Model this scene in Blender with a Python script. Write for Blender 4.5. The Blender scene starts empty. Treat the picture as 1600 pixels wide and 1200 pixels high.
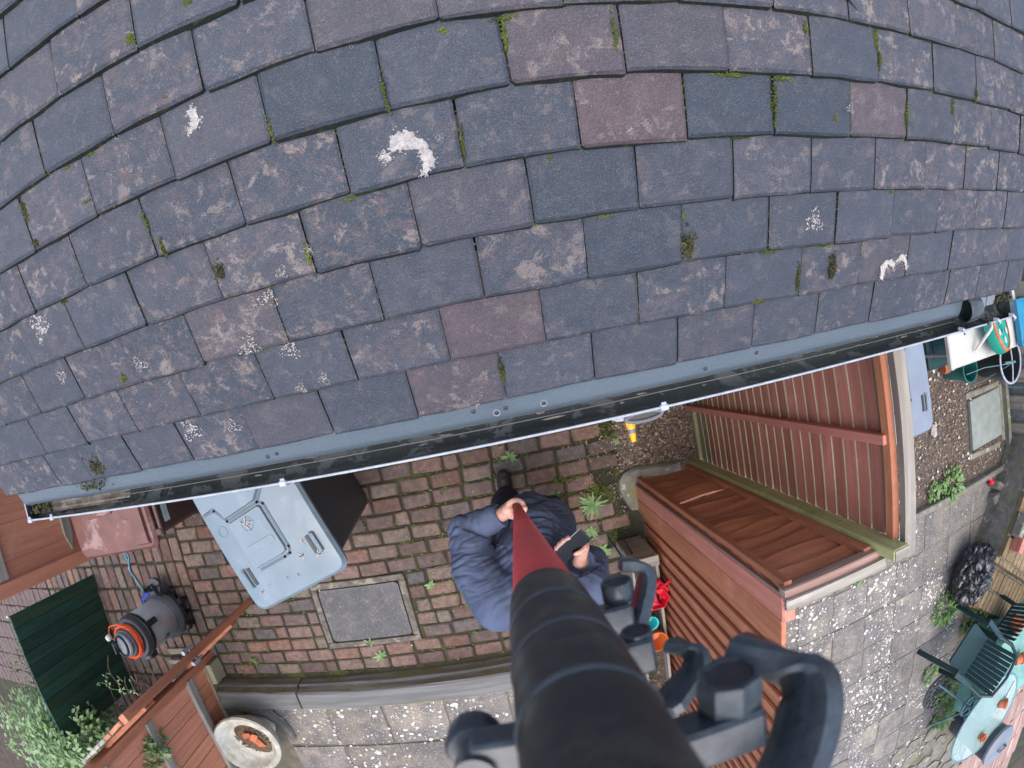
import bpy, bmesh, math, random
from math import sin, cos, pi, radians, sqrt, hypot, atan2
from mathutils import Vector as V, Matrix, noise
random.seed(11)
R = random.random
def U(a, b): return a + (b - a) * R()
sc = bpy.context.scene
col = sc.collection

# ------------------------------------------------------------------ camera, sky, sun, exposure
CAMZ = 3.35
cd = bpy.data.cameras.new('camera')
cam = bpy.data.objects.new('camera', cd)
col.objects.link(cam)
cd.type = 'PANO'
cd.sensor_fit = 'HORIZONTAL'
cd.sensor_width = 36.0
cd.clip_start = 0.005
cd.clip_end = 400.0
_p = cd if hasattr(cd, 'panorama_type') else cd.cycles
_p.panorama_type = 'FISHEYE_LENS_POLYNOMIAL'
_p.fisheye_fov = radians(170)
_p.fisheye_polynomial_k0 = 0.0
_p.fisheye_polynomial_k1 = -0.05224677992
_p.fisheye_polynomial_k2 = -5.24852343e-05
_p.fisheye_polynomial_k3 = -9.26348e-08
_p.fisheye_polynomial_k4 = -2.06941939e-07
cx, cy, cz = (0.97940616, -0.19972487, 0.02955596), (0.20017399, 0.97967307, -0.01307867), (-0.02634304, 0.01872566, 0.99947756)
cam.matrix_world = Matrix(((cx[0], cy[0], cz[0], 0), (cx[1], cy[1], cz[1], 0), (cx[2], cy[2], cz[2], CAMZ), (0, 0, 0, 1)))
sc.camera = cam
cd.lens = 50.0
cd.dof.use_dof = True
cd.dof.focus_distance = 1.7
cd.dof.aperture_fstop = 44.0

SUN_EL, SUN_AZ = radians(82), radians(205)
w = bpy.data.worlds.new('World')
sc.world = w
w.use_nodes = True
nt = w.node_tree
nt.nodes.clear()
sky = nt.nodes.new('ShaderNodeTexSky')
sky.sky_type = 'NISHITA'
sky.sun_disc = False
sky.sun_elevation = SUN_EL
sky.sun_rotation = SUN_AZ
sky.air_density = 1.0
sky.dust_density = 4.0
sky.ozone_density = 1.8
bg = nt.nodes.new('ShaderNodeBackground')
bg.inputs['Strength'].default_value = 0.15
wo = nt.nodes.new('ShaderNodeOutputWorld')
nt.links.new(sky.outputs[0], bg.inputs[0])
nt.links.new(bg.outputs[0], wo.inputs[0])
sl = bpy.data.lights.new('sun', 'SUN')
sl.energy = 0.6
sl.angle = radians(80)
sl.color = (1.0, 0.96, 0.9)
so = bpy.data.objects.new('sun', sl)
col.objects.link(so)
sd = V((sin(SUN_AZ) * cos(SUN_EL), cos(SUN_AZ) * cos(SUN_EL), sin(SUN_EL)))
so.rotation_euler = sd.to_track_quat('Z', 'Y').to_euler()
so.location = (0, 0, 20)
sc.view_settings.view_transform = 'Standard'
sc.view_settings.look = 'None'
sc.view_settings.gamma = 1.0
sc.view_settings.exposure = 1.42
sc.view_settings.use_curve_mapping = False
sc.cycles.max_bounces = 6
sc.cycles.diffuse_bounces = 3
sc.cycles.glossy_bounces = 3
sc.cycles.transmission_bounces = 4
sc.cycles.use_denoising = True

# ------------------------------------------------------------------ mesh builder
class MB:
    def __init__(s):
        s.v = []; s.f = []; s.m = []; s.s = []
    def add(s, vs, fs, m=0, smooth=False):
        o = len(s.v)
        s.v.extend([tuple(x) for x in vs])
        for f in fs:
            s.f.append(tuple(i + o for i in f)); s.m.append(m); s.s.append(smooth)
        return s
    def box(s, c, size, M=None, m=0, bev=0.0, jit=0.0, top=None):
        hx, hy, hz = size[0] / 2, size[1] / 2, size[2] / 2
        c = V(c)
        b = min(bev, hx * .8, hy * .8, hz * .8)
        vs = []; fs = []; mm = []
        if b <= 0:
            for x in (-hx, hx):
                for y in (-hy, hy):
                    for z in (-hz, hz): vs.append(V((x, y, z)))
            fs = [(0, 1, 3, 2), (4, 6, 7, 5), (0, 4, 5, 1), (2, 3, 7, 6), (0, 2, 6, 4), (1, 5, 7, 3)]
        else:
            idx = {}
            for sx in (-1, 1):
                for sy in (-1, 1):
                    for sz in (-1, 1):
                        for a in range(3):
                            p = [sx * (hx - b), sy * (hy - b), sz * (hz - b)]
                            p[a] = (sx * hx, sy * hy, sz * hz)[a]
                            idx[(sx, sy, sz, a)] = len(vs); vs.append(V(p))
            def q(k): return [idx[i] for i in k]
            for a in range(3):
                b1, b2 = (a + 1) % 3, (a + 2) % 3
                for sg in (-1, 1):
                    ks = []
                    for e1, e2 in ((-1, -1), (1, -1), (1, 1), (-1, 1)):
                        t = [0, 0, 0]; t[a] = sg; t[b1] = e1; t[b2] = e2; ks.append((*t, a))
                    if sg < 0: ks.reverse()
                    fs.append(q(ks))
                for e1 in (-1, 1):
                    for e2 in (-1, 1):
                        t0 = [0, 0, 0]; t0[b1] = e1; t0[b2] = e2
                        lo = list(t0); hi = list(t0); lo[a] = -1; hi[a] = 1
                        ks = [(*lo, b1), (*hi, b1), (*hi, b2), (*lo, b2)]
                        if e1 * e2 > 0: ks.reverse()
                        fs.append(q(ks))
            for sx in (-1, 1):
                for sy in (-1, 1):
                    for sz in (-1, 1):
                        ks = [(sx, sy, sz, 0), (sx, sy, sz, 1), (sx, sy, sz, 2)]
                        if sx * sy * sz < 0: ks.reverse()
                        fs.append(q(ks))
        if jit:
            vs = [p + V((U(-jit, jit), U(-jit, jit), U(-jit, jit))) for p in vs]
        if M is not None: vs = [M @ p for p in vs]
        s.add([p + c for p in vs], fs, m)
        if top is not None: s.m[-len(fs) + (5 if b > 0 else 5)] = top
        return s
    def beam(s, p0, p1, wd, th, up=(0, 0, 1), m=0, bev=0.0, jit=0.0):
        p0 = V(p0); p1 = V(p1); d = (p1 - p0); L = d.length; d.normalize()
        up = V(up); x = up.cross(d)
        if x.length < 1e-4: x = V((1, 0, 0)).cross(d)
        x.normalize(); y = d.cross(x)
        M = Matrix((x, y, d)).transposed()
        return s.box((p0 + p1) / 2, (wd, th, L), M, m, bev, jit)
    def tube(s, pts, r, n=8, m=0, caps=True, smooth=True, closed=False):
        pts = [V(p) for p in pts]; k = len(pts)
        rs = list(r) if hasattr(r, '__len__') else [r] * k
        tang = []
        for i in range(k):
            a = pts[i - 1] if (i > 0 or closed) else pts[i]
            b = pts[(i + 1) % k] if (i < k - 1 or closed) else pts[i]
            t = b - a
            if t.length < 1e-9: t = V((0, 0, 1))
            tang.append(t.normalized())
        ref = V((0, 0, 1)) if abs(tang[0].z) < .9 else V((1, 0, 0))
        x = (ref - tang[0] * ref.dot(tang[0])).normalized()
        vs = []
        for i in range(k):
            x = x - tang[i] * x.dot(tang[i])
            if x.length < 1e-6: x = tang[i].orthogonal()
            x.normalize(); y = tang[i].cross(x)
            for j in range(n):
                a = 2 * pi * j / n
                vs.append(pts[i] + (x * cos(a) + y * sin(a)) * rs[i])
        fs = []
        for i in range(k if closed else k - 1):
            i2 = (i + 1) % k
            for j in range(n):
                fs.append((i * n + j, i * n + (j + 1) % n, i2 * n + (j + 1) % n, i2 * n + j))
        s.add(vs, fs, m, smooth)
        if caps and not closed:
            o = len(s.v) - len(vs)
            s.f.append(tuple(o + j for j in reversed(range(n)))); s.m.append(m); s.s.append(False)
            s.f.append(tuple(o + (k - 1) * n + j for j in range(n))); s.m.append(m); s.s.append(False)
        return s
    def lathe(s, prof, n=24, c=(0, 0, 0), M=None, m=0, smooth=True, sx=1.0, sy=1.0):
        c = V(c); k = len(prof); vs = []
        for r, z in prof:
            for j in range(n):
                a = 2 * pi * j / n
                p = V((r * cos(a) * sx, r * sin(a) * sy, z))
                vs.append((M @ p if M is not None else p) + c)
        fs = []
        for i in range(k - 1):
            for j in range(n):
                fs.append((i * n + j, i * n + (j + 1) % n, (i + 1) * n + (j + 1) % n, (i + 1) * n + j))
        s.add(vs, fs, m, smooth)
        return s
    def prism(s, poly, z0, z1, M=None, m=0, c=(0, 0, 0)):
        n = len(poly); c = V(c)
        vs = [V((x, y, z0)) for x, y in poly] + [V((x, y, z1)) for x, y in poly]
        if M is not None: vs = [M @ p for p in vs]
        fs = [tuple(reversed(range(n))), tuple(range(n, 2 * n))] + [(i, (i + 1) % n, n + (i + 1) % n, n + i) for i in range(n)]
        return s.add([p + c for p in vs], fs, m)
    def ball(s, c, r, nu=10, nv=6, m=0, M=None, smooth=True, wob=0.0):
        c = V(c); rr = r if hasattr(r, '__len__') else (r, r, r); vs = []
        for i in range(nv + 1):
            t = pi * i / nv
            for j in range(nu):
                a = 2 * pi * j / nu
                k = 1 + (U(-wob, wob) if wob else 0)
                p = V((sin(t) * cos(a) * rr[0] * k, sin(t) * sin(a) * rr[1] * k, -cos(t) * rr[2] * k))
                vs.append((M @ p if M is not None else p) + c)
        fs = []
        for i in range(nv):
            for j in range(nu):
                fs.append((i * nu + j, i * nu + (j + 1) % nu, (i + 1) * nu + (j + 1) % nu, (i + 1) * nu + j))
        return s.add(vs, fs, m, smooth)
    def mesh(s, name, mats, org=(0, 0, 0), sharp=40):
        me = bpy.data.meshes.new(name)
        ox, oy, oz = org
        me.from_pydata([(x - ox, y - oy, z - oz) for x, y, z in s.v], [], s.f)
        for mt in (mats if isinstance(mats, (list, tuple)) else [mats]):
            me.materials.append(mt)
        me.polygons.foreach_set('material_index', s.m)
        me.polygons.foreach_set('use_smooth', s.s)
        me.update()
        if any(s.s) and sharp:
            try: me.set_sharp_from_angle(angle=radians(sharp))
            except Exception: pass
        return me
    def obj(s, name, mats, parent=None, sharp=40, org=None):
        o0 = V((0, 0, 0))
        if parent is not None:
            t = parent
            while t.parent is not None: t = t.parent
            o0 = t.location
        if org is not None: o0 = V(org)
        ob = bpy.data.objects.new(name, s.mesh(name, mats, o0, sharp))
        col.objects.link(ob)
        if parent is not None: ob.parent = parent
        elif org is not None: ob.location = org
        return ob

def thing(name, label, cat, loc=(0, 0, 0), group=None):
    o = bpy.data.objects.new(name, None)
    col.objects.link(o)
    o.location = loc
    o.empty_display_size = .1
    o['label'] = label; o['category'] = cat
    if group: o['group'] = group
    return o
def tag(o, label, cat, group=None):
    o['label'] = label; o['category'] = cat
    if group: o['group'] = group
    return o
def struct(o): o['kind'] = 'structure'; return o
def stuff(o): o['kind'] = 'stuff'; return o
def place(me, name, parent, loc, rz=0.0, rx=0.0, ry=0.0, scale=None):
    ob = bpy.data.objects.new(name, me)
    col.objects.link(ob)
    o0 = V((0, 0, 0))
    if parent is not None:
        t = parent
        while t.parent is not None: t = t.parent
        o0 = t.location
        ob.parent = parent
    ob.location = V(loc) - o0
    ob.rotation_euler = (rx, ry, rz)
    if scale: ob.scale = scale
    return ob
def axes(x, y, z): return Matrix((V(x), V(y), V(z))).transposed()
def rotz(a): return Matrix.Rotation(a, 3, 'Z')
def frame_to(d):
    d = V(d).normalized()
    return d.to_track_quat('Z', 'Y').to_matrix()

# ------------------------------------------------------------------ materials
def mat(name, c1, c2=None, scale=8.0, rough=.7, bump=.3, bscale=80.0, patches=(), ovar=.2, grain=None, spec=.4,
        lo=.35, hi=.65, fine=.12, fscale=300.0, metal=0.0, trans=0.0, coat=0.0, ramp=None, bycol=False, prough=.65, pdet=6.0, sub=0.0, rvar=0.0, bdist=.004, detail=5.0, spk=None, alpha=1.0):
    m = bpy.data.materials.new(name)
    m.use_nodes = True
    t = m.node_tree; N = t.nodes; L = t.links
    bs = N['Principled BSDF']
    c2 = c2 or tuple(x * .7 for x in c1)
    tc = N.new('ShaderNodeTexCoord'); oi = N.new('ShaderNodeObjectInfo')
    vm = N.new('ShaderNodeVectorMath'); vm.operation = 'MULTIPLY'
    L.new(oi.outputs['Random'], vm.inputs[0]); vm.inputs[1].default_value = (13.1, 29.7, 7.3)
    va = N.new('ShaderNodeVectorMath'); va.operation = 'ADD'
    L.new(tc.outputs['Object'], va.inputs[0]); L.new(vm.outputs[0], va.inputs[1])
    co = va.outputs[0]
    if grain:
        mp = N.new('ShaderNodeMapping'); mp.inputs['Scale'].default_value = grain
        L.new(co, mp.inputs['Vector']); gco = mp.outputs[0]
    else: gco = co
    def nz(sc_, det=detail, vec=None, rough_=.6, dist=0.0):
        n = N.new('ShaderNodeTexNoise'); n.inputs['Scale'].default_value = sc_
        n.inputs['Detail'].default_value = det; n.inputs['Roughness'].default_value = rough_; n.inputs['Distortion'].default_value = dist
        L.new(vec or gco, n.inputs['Vector']); return n.outputs['Fac']
    def mr(v, a, b, c=0.0, d=1.0):
        n = N.new('ShaderNodeMapRange'); n.interpolation_type = 'SMOOTHSTEP'
        n.inputs[1].default_value = a; n.inputs[2].default_value = b; n.inputs[3].default_value = c; n.inputs[4].default_value = d
        L.new(v, n.inputs[0]); return n.outputs[0]
    def mix(f, a, b):
        n = N.new('ShaderNodeMix'); n.data_type = 'RGBA'
        if isinstance(f, float): n.inputs[0].default_value = f
        else: L.new(f, n.inputs[0])
        for i, x in ((6, a), (7, b)):
            if isinstance(x, tuple): n.inputs[i].default_value = (*x[:3], 1)
            else: L.new(x, n.inputs[i])
        return n.outputs[2]
    if ramp:
        cr = N.new('ShaderNodeValToRGB'); cr.color_ramp.interpolation = 'LINEAR'
        el = cr.color_ramp.elements
        while len(el) < len(ramp): el.new(.5)
        for e, (p_, c_) in zip(el, ramp): e.position = p_; e.color = (*c_, 1)
        if bycol:
            sx = N.new('ShaderNodeSeparateColor'); L.new(oi.outputs['Color'], sx.inputs[0]); L.new(sx.outputs[0], cr.inputs[0])
        else: L.new(oi.outputs['Random'], cr.inputs[0])
        dk = N.new('ShaderNodeMix'); dk.data_type = 'RGBA'; dk.blend_type = 'MULTIPLY'; dk.inputs[0].default_value = 1.0
        L.new(cr.outputs[0], dk.inputs[6]); dk.inputs[7].default_value = (*c2, 1)
        c = mix(mr(nz(scale), lo, hi), cr.outputs[0], dk.outputs[2])
    else:
        c = mix(mr(nz(scale), lo, hi), c1, c2)
    for pt in patches:
        pc, ps, pl, ph = pt[:4]
        amt = pt[4] if len(pt) > 4 else 1.0
        vec = gco if (len(pt) > 5 and pt[5]) else co
        fac = mr(nz(ps, pdet, vec, prough, .4), pl, ph, 0.0, amt)
        if bycol:
            pm = N.new('ShaderNodeMath'); pm.operation = 'MULTIPLY'; L.new(fac, pm.inputs[0]); L.new(sx.outputs[1], pm.inputs[1]); fac = pm.outputs[0]
        c = mix(fac, c, pc)
    if spk:
        for (sc_, th, cc) in spk:
            vo = N.new('ShaderNodeTexVoronoi'); vo.inputs['Scale'].default_value = sc_
            L.new(co, vo.inputs['Vector'])
            f1 = mr(vo.outputs['Distance'], th, th * .6)
            sp = N.new('ShaderNodeSeparateColor'); L.new(vo.outputs['Color'], sp.inputs[0])
            g = mr(sp.outputs[0], .45, .6)
            mm = N.new('ShaderNodeMath'); mm.operation = 'MULTIPLY'; L.new(f1, mm.inputs[0]); L.new(g, mm.inputs[1])
            c = mix(mm.outputs[0], c, cc)
    hs = N.new('ShaderNodeHueSaturation')
    L.new(c, hs.inputs['Color'])
    fn = nz(fscale, 2.0, co)
    a1 = mr(fn, .25, .75, 1 - fine, 1 + fine)
    mu = N.new('ShaderNodeMath'); mu.operation = 'MULTIPLY'
    a2 = N.new('ShaderNodeMapRange'); L.new(oi.outputs['Random'], a2.inputs[0]); a2.inputs[3].default_value = 1 - ovar; a2.inputs[4].default_value = 1 + ovar
    L.new(a1, mu.inputs[0]); L.new(a2.outputs[0], mu.inputs[1]); L.new(mu.outputs[0], hs.inputs['Value'])
    L.new(hs.outputs[0], bs.inputs['Base Color'])
    if rvar:
        L.new(mr(nz(scale * .8, 3.0, gco), .35, .65, max(0.03, rough - rvar), min(1, rough + rvar)), bs.inputs['Roughness'])
    else: bs.inputs['Roughness'].default_value = rough
    bs.inputs['Specular IOR Level'].default_value = spec
    bs.inputs['Metallic'].default_value = metal
    if trans: bs.inputs['Transmission Weight'].default_value = trans
    if coat: bs.inputs['Coat Weight'].default_value = coat
    if sub:
        bs.inputs['Subsurface Weight'].default_value = sub; bs.inputs['Subsurface Radius'].default_value = (.02, .008, .004)
    if alpha < 1: bs.inputs['Alpha'].default_value = alpha
    if bump:
        bn = N.new('ShaderNodeBump'); bn.inputs['Strength'].default_value = bump; bn.inputs['Distance'].default_value = bdist
        L.new(nz(bscale, 4.0), bn.inputs['Height']); L.new(bn.outputs[0], bs.inputs['Normal'])
    return m

GX, GY, GZ = (.06, 1, 1), (1, .06, 1), (1, 1, .06)
m_tile = mat('roof_tile_concrete', (.1, .11, .13), (.78, .8, .83), 30, .6, .55, 300, bycol=True, ramp=[(0, (.021, .032, .046)), (.3, (.033, .043, .060)), (.55, (.040, .047, .063)), (.75, (.050, .049, .060)), (1, (.072, .047, .051))],
    patches=[((.085, .068, .071), 32, .47, .59, .55), ((.165, .135, .12), 27, .54, .60, .8), ((.19, .16, .145), 11, .565, .63, .5), ((.12, .068, .068), 44, .545, .63, .5), ((.055, .078, .083), 24, .62, .69, .5), ((.23, .205, .19), 90, .62, .67, .6)], ovar=.08, fine=.48, fscale=620, detail=9, prough=.78, pdet=10.0, spec=.5,
    spk=[(260, .2, (.14, .125, .125)), (480, .2, (.2, .185, .185))])
m_tedge = mat('roof_tile_dirt_shade_edge', (.012, .015, .015), (.018, .023, .013), 60, .95, .6, 300, patches=[((.05, .065, .018), 40, .54, .66, .7)], ovar=.1)  # dirt and moss, with the shade under each course put into the colour
m_moss = mat('moss', (.10, .125, .022), (.045, .062, .014), 40, .95, .6, 300, patches=[((.16, .12, .03), 30, .55, .7, .7)], ovar=.35)
m_mossb = mat('dry_moss', (.075, .07, .03), (.035, .035, .02), 60, .95, .6, 300, patches=[((.13, .15, .03), 50, .55, .65, .8)], ovar=.2)
m_lich = mat('white_lichen', (.44, .42, .4), (.32, .29, .265), 110, .95, .7, 400, patches=[((.22, .18, .155), 170, .56, .64, .8)], ovar=.08)
m_felt = mat('roof_felt', (.02, .02, .022), None, 20, .9)
m_gut = mat('gutter_black_plastic', (.024, .03, .032), (.04, .048, .05), 12, .2, .25, 60, patches=[((.085, .098, .102), 13, .53, .57, .85), ((.06, .066, .055), 60, .6, .66, .6)], grain=(.16, 1, 1), rvar=.14, spec=.6, ovar=0)  # pale grey patches paint the sky reflection of a water film
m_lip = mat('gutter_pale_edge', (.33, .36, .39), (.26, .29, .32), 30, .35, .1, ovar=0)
m_clip = mat('gutter_grey_clip', (.36, .39, .44), (.28, .31, .36), 40, .4, .1, ovar=.1)
m_tray = mat('eaves_tray_plastic', (.088, .112, .132), (.074, .095, .112), 7, .3, .15, 120, patches=[((.09, .11, .12), 20, .6, .68, .5)], grain=(.2, 1, 1), rvar=.12, ovar=0)
m_silt = mat('gutter_silt', (.2, .18, .16), (.08, .07, .06), 24, .5, .8, 120, ovar=.1)
m_bark = mat('dead_stem', (.2, .14, .09), (.1, .07, .045), 40, .85, .4, ovar=.3)
m_brick = mat('paving_brick', (.2, .1, .08), (.66, .68, .68), 26, .88, .8, 160, ramp=[(0, (.20, .105, .08)), (.14, (.13, .094, .086)), (.28, (.18, .115, .095)), (.42, (.105, .098, .1)), (.56, (.215, .12, .09)), (.7, (.155, .12, .098)), (.84, (.18, .115, .102)), (1, (.145, .125, .095))],
    patches=[((.075, .07, .072), 24, .54, .64, .75), ((.13, .135, .06), 17, .60, .7, .55), ((.4, .32, .28), 60, .64, .7, .5), ((.33, .3, .265), 30, .66, .73, .5), ((.06, .06, .06), 130, .66, .7, .6)], ovar=.2, fine=.32, fscale=420, bdist=.006)
m_bed = mat('paving_joint_soil', (.028, .023, .018), (.034, .035, .017), 14, .95, .8, 160, patches=[((.06, .072, .022), 5, .5, .66, .75), ((.12, .1, .08), 70, .6, .66, .7)], ovar=0)
m_soil = mat('garden_soil', (.07, .052, .038), (.035, .028, .02), 10, .95, .9, 90, patches=[((.12, .09, .06), 60, .6, .66, .7)], ovar=0)
m_grav = mat('gravel_bed', (.10, .078, .06), (.05, .042, .036), 30, .95, .9, 120, patches=[((.2, .16, .13), 90, .58, .64, .8)], ovar=0)
m_peb = mat('gravel_stone', (.2, .15, .11), None, 30, .8, .3, ramp=None, ovar=0, fine=.2)
def pebble_mat(name, cols, rough=.75):
    m = bpy.data.materials.new(name); m.use_nodes = True
    t = m.node_tree; N = t.nodes; L = t.links; bs = N['Principled BSDF']
    g = N.new('ShaderNodeNewGeometry'); cr = N.new('ShaderNodeValToRGB'); cr.color_ramp.interpolation = 'CONSTANT'
    el = cr.color_ramp.elements
    while len(el) < len(cols): el.new(.5)
    for i, e in enumerate(el): e.position = i / len(cols); e.color = (*cols[i], 1)
    L.new(g.outputs['Random Per Island'], cr.inputs[0]); L.new(cr.outputs[0], bs.inputs['Base Color'])
    bs.inputs['Roughness'].default_value = rough
    return m
m_peb = pebble_mat('gravel_stone', [(.19, .13, .09), (.12, .085, .06), (.26, .2, .15), (.09, .07, .06), (.16, .1, .07), (.38, .33, .28), (.14, .115, .095), (.22, .15, .1)])
m_pebw = pebble_mat('pale_aggregate', [(.55, .53, .5), (.36, .34, .31), (.62, .61, .58), (.32, .29, .25), (.48, .45, .41)])
m_joint = mat('sandy_joint', (.165, .148, .115), (.11, .105, .078), 12, .95, .6, 120, patches=[((.08, .1, .035), 6, .56, .68, .7)], ovar=0)
m_slab = mat('patio_slab', (.17, .155, .135), (.108, .104, .1), 6, .88, .6, 150, patches=[((.235, .205, .16), 4, .5, .66, .75), ((.085, .085, .09), 9, .56, .68, .6), ((.09, .11, .05), 6, .66, .76, .4)], spk=[(55, .3, (.36, .34, .31)), (120, .3, (.42, .4, .38))], ovar=.16, fine=.25)
m_slabp = mat('pale_slab', (.22, .255, .23), (.18, .205, .19), 12, .85, .4, 160, patches=[((.12, .12, .11), 20, .68, .74, .6)], spk=[(90, .2, (.2, .2, .2))], ovar=.05)
m_conc = mat('old_concrete', (.2, .19, .165), (.125, .122, .108), 12, .9, .8, 90, patches=[((.16, .17, .06), 8, .5, .64, .75), ((.42, .41, .38), 14, .6, .66, .7)], ovar=.1)
m_iron = mat('manhole_cast_iron', (.088, .09, .094), (.058, .061, .065), 9, .62, .6, 140, patches=[((.42, .42, .42), 40, .66, .69, .8), ((.2, .18, .15), 12, .55, .68, .6), ((.05, .052, .055), 20, .6, .68, .6)], ovar=0, fine=.45, fscale=240, spec=.5, spk=[(120, .25, (.34, .34, .33))])
m_frame = mat('manhole_frame', (.15, .132, .11), (.08, .074, .065), 20, .88, .9, 90, patches=[((.3, .26, .21), 14, .55, .66, .7), ((.08, .09, .04), 9, .56, .68, .7), ((.06, .055, .05), 30, .62, .7, .7)], ovar=0)
m_sleep = mat('railway_sleeper', (.33, .3, .23), (.19, .175, .135), 16, .88, .7, 60, grain=GX, patches=[((.2, .18, .07), 5, .46, .62, .85), ((.3, .27, .2), 9, .62, .72, .6, 1)], ovar=.12)
m_sleept = mat('railway_sleeper_top', (.17, .175, .172), (.115, .12, .12), 22, .85, .6, 70, grain=GX, patches=[((.11, .095, .085), 5, .55, .7, .6)], ovar=.2)
def woodset(nm, c1, c2, pt=(), rough=.72, ovar=.12, **k):
    return {a: mat(nm + '_' + a, c1, c2, 26, rough, .45, 55, grain=g, patches=list(pt) + [(tuple(x * .35 for x in c2), 9, .675, .72, .75), (tuple(min(.7, x * 1.3 + .05) for x in c1), 2.6, .54, .72, .45), (tuple(x * .55 for x in c2), 60, .66, .72, .5, 1)], ovar=ovar, prough=.7, **k) for a, g in (('x', GX), ('y', GY), ('z', GZ))}
m_red = woodset('red_stained_wood', (.5, .195, .14), (.4, .15, .108), [((.52, .25, .19), 6, .55, .7, .5), ((.12, .055, .04), 30, .66, .74, .6, 1)])
m_brown = woodset('brown_stained_wood', (.45, .175, .09), (.33, .125, .066), [((.16, .07, .045), 24, .62, .72, .7, 1), ((.42, .28, .22), 40, .7, .74, .5, 1), ((.22, .155, .075), 3.5, .58, .72, .45)])
m_org = woodset('orange_stained_wood', (.6, .255, .15), (.5, .205, .12), [((.15, .05, .03), 24, .64, .74, .7, 1), ((.40, .21, .15), 40, .68, .73, .5, 1)])
m_algae = woodset('algae_wood', (.31, .28, .19), (.24, .225, .13), [((.22, .115, .08), 12, .6, .7, .5)])
m_tan = woodset('treated_green_timber', (.42, .43, .19), (.34, .35, .15), [((.2, .24, .07), 5, .52, .68, .7), ((.24, .13, .08), 11, .7, .76, .8)], ovar=.05)
m_grey = woodset('weathered_grey_wood', (.32, .29, .24), (.2, .18, .15), [((.12, .105, .09), 26, .62, .7, .8, 1), ((.3, .31, .2), 5, .58, .7, .5)])
m_pinkw = woodset('peeling_painted_wood', (.32, .21, .175), (.22, .13, .1), [((.5, .44, .41), 16, .56, .64, .75, 1)])
m_green = woodset('dark_green_wood', (.016, .062, .043), (.011, .045, .032), [((.05, .08, .014), 6, .5, .7, .6, 1), ((.03, .085, .06), 30, .66, .73, .6, 1)], rough=.45, ovar=.25)
def plastic(nm, c, rough=.4, bump=.06, wear=None, **k):
    pt = [(wear, 14, .58, .68, .5)] if wear else []
    return mat(nm, c, tuple(x * .88 for x in c), 9, rough, bump, 240, patches=pt, ovar=.03, fine=.04, **k)
m_lid = mat('bin_lid_grey', (.145, .198, .235), (.13, .178, .212), 6, .38, .08, 260, patches=[((.185, .24, .275), 5, .52, .68, .6), ((.25, .3, .33), 9, .64, .72, .3)], ovar=.03, fine=.06, rvar=.08)
m_groove_shade = mat('bin_lid_shaded_groove', (.085, .115, .14), (.07, .095, .12), 20, .5, .05, ovar=0)  # shaded side of the lid steps put into the colour, with trapped dirt
m_lid2 = mat('bin_lid_lilac_grey', (.18, .212, .255), (.16, .188, .23), 6, .42, .08, 260, patches=[((.22, .255, .3), 5, .52, .68, .5)], ovar=.03, fine=.06)
m_blk = plastic('black_plastic', (.022, .026, .029), .38, wear=(.045, .05, .055))
m_bin = plastic('bin_body_dark', (.045, .058, .066), .5, wear=(.06, .074, .082))
m_bbin = mat('bin_brown', (.135, .058, .046), (.1, .044, .036), 6, .42, .08, 240, patches=[((.27, .175, .165), 7, .54, .66, .75)], ovar=.03, fine=.05)
m_bbody = plastic('bin_brown_body', (.075, .036, .029), .5)
m_paper = mat('paper_label', (.62, .68, .66), (.5, .56, .55), 30, .7, 0, ovar=0)
m_gink = mat('green_ink', (.03, .33, .1), None, 30, .7, 0, ovar=0)
m_vac = mat('vac_drum', (.55, .57, .57), (.46, .48, .48), 9, .55, .1, patches=[((.15, .14, .13), 15, .64, .72, .5)], ovar=0)
m_dgrey = plastic('dark_grey_plastic', (.06, .068, .078), .4)
m_mgrey = plastic('mid_grey_plastic', (.17, .19, .22), .4)
m_orange = plastic('orange_cable', (.75, .1, .025), .5)
m_blue = plastic('blue_plastic', (.03, .06, .32), .35)
m_rope = plastic('blue_rope', (.10, .28, .42), .7)
m_galv = mat('galvanised_steel', (.5, .53, .56), (.38, .41, .44), 40, .35, .1, metal=.8, ovar=.1)
m_yel = plastic('yellow_plastic', (.85, .42, .02), .4)
m_redp = plastic('red_plastic', (.62, .012, .03), .38)
m_pinkp = plastic('pink_red_plastic', (.7, .05, .12), .45)
m_teal = plastic('teal_plastic', (.03, .45, .45), .35)
m_terra = mat('terracotta', (.52, .15, .06), (.4, .11, .05), 14, .75, .2, ovar=.12)
m_terrap = plastic('orange_plastic_pot', (.58, .15, .035), .4)
m_white = mat('white_plastic', (.46, .45, .42), (.4, .39, .36), 8, .5, .05, ovar=.03, patches=[((.4, .36, .3), 14, .68, .75, .5)])
m_toyg = plastic('green_toy_plastic', (.02, .34, .24), .35)
m_toyb = plastic('blue_toy_plastic', (.02, .2, .34), .35)
m_dgreen = plastic('dark_green_plastic', (.012, .05, .05), .4)
m_potg = plastic('green_pot_plastic', (.015, .12, .105), .35)
m_bag = mat('black_bin_bag', (.014, .016, .018), (.018, .02, .024), 20, .17, .7, 40, spec=.55, ovar=0)
m_ybrick = mat('yellow_brick', (.22, .16, .09), (.7, .7, .68), 24, .9, .5, 120, ramp=[(0, (.22, .165, .09)), (.4, (.175, .13, .07)), (.7, (.225, .16, .095)), (1, (.16, .13, .075))], patches=[((.12, .105, .07), 12, .6, .7, .6)], ovar=.15)
m_chair = plastic('green_chair_plastic', (.014, .036, .04), .32)
m_tarp = mat('teal_cover', (.16, .34, .29), (.11, .26, .22), 5, .45, .3, 12, ovar=0, patches=[((.25, .43, .38), 7, .55, .7, .6)])
m_tmet = mat('teal_metal', (.12, .24, .26), (.09, .18, .2), 20, .4, .05, ovar=0)
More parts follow.
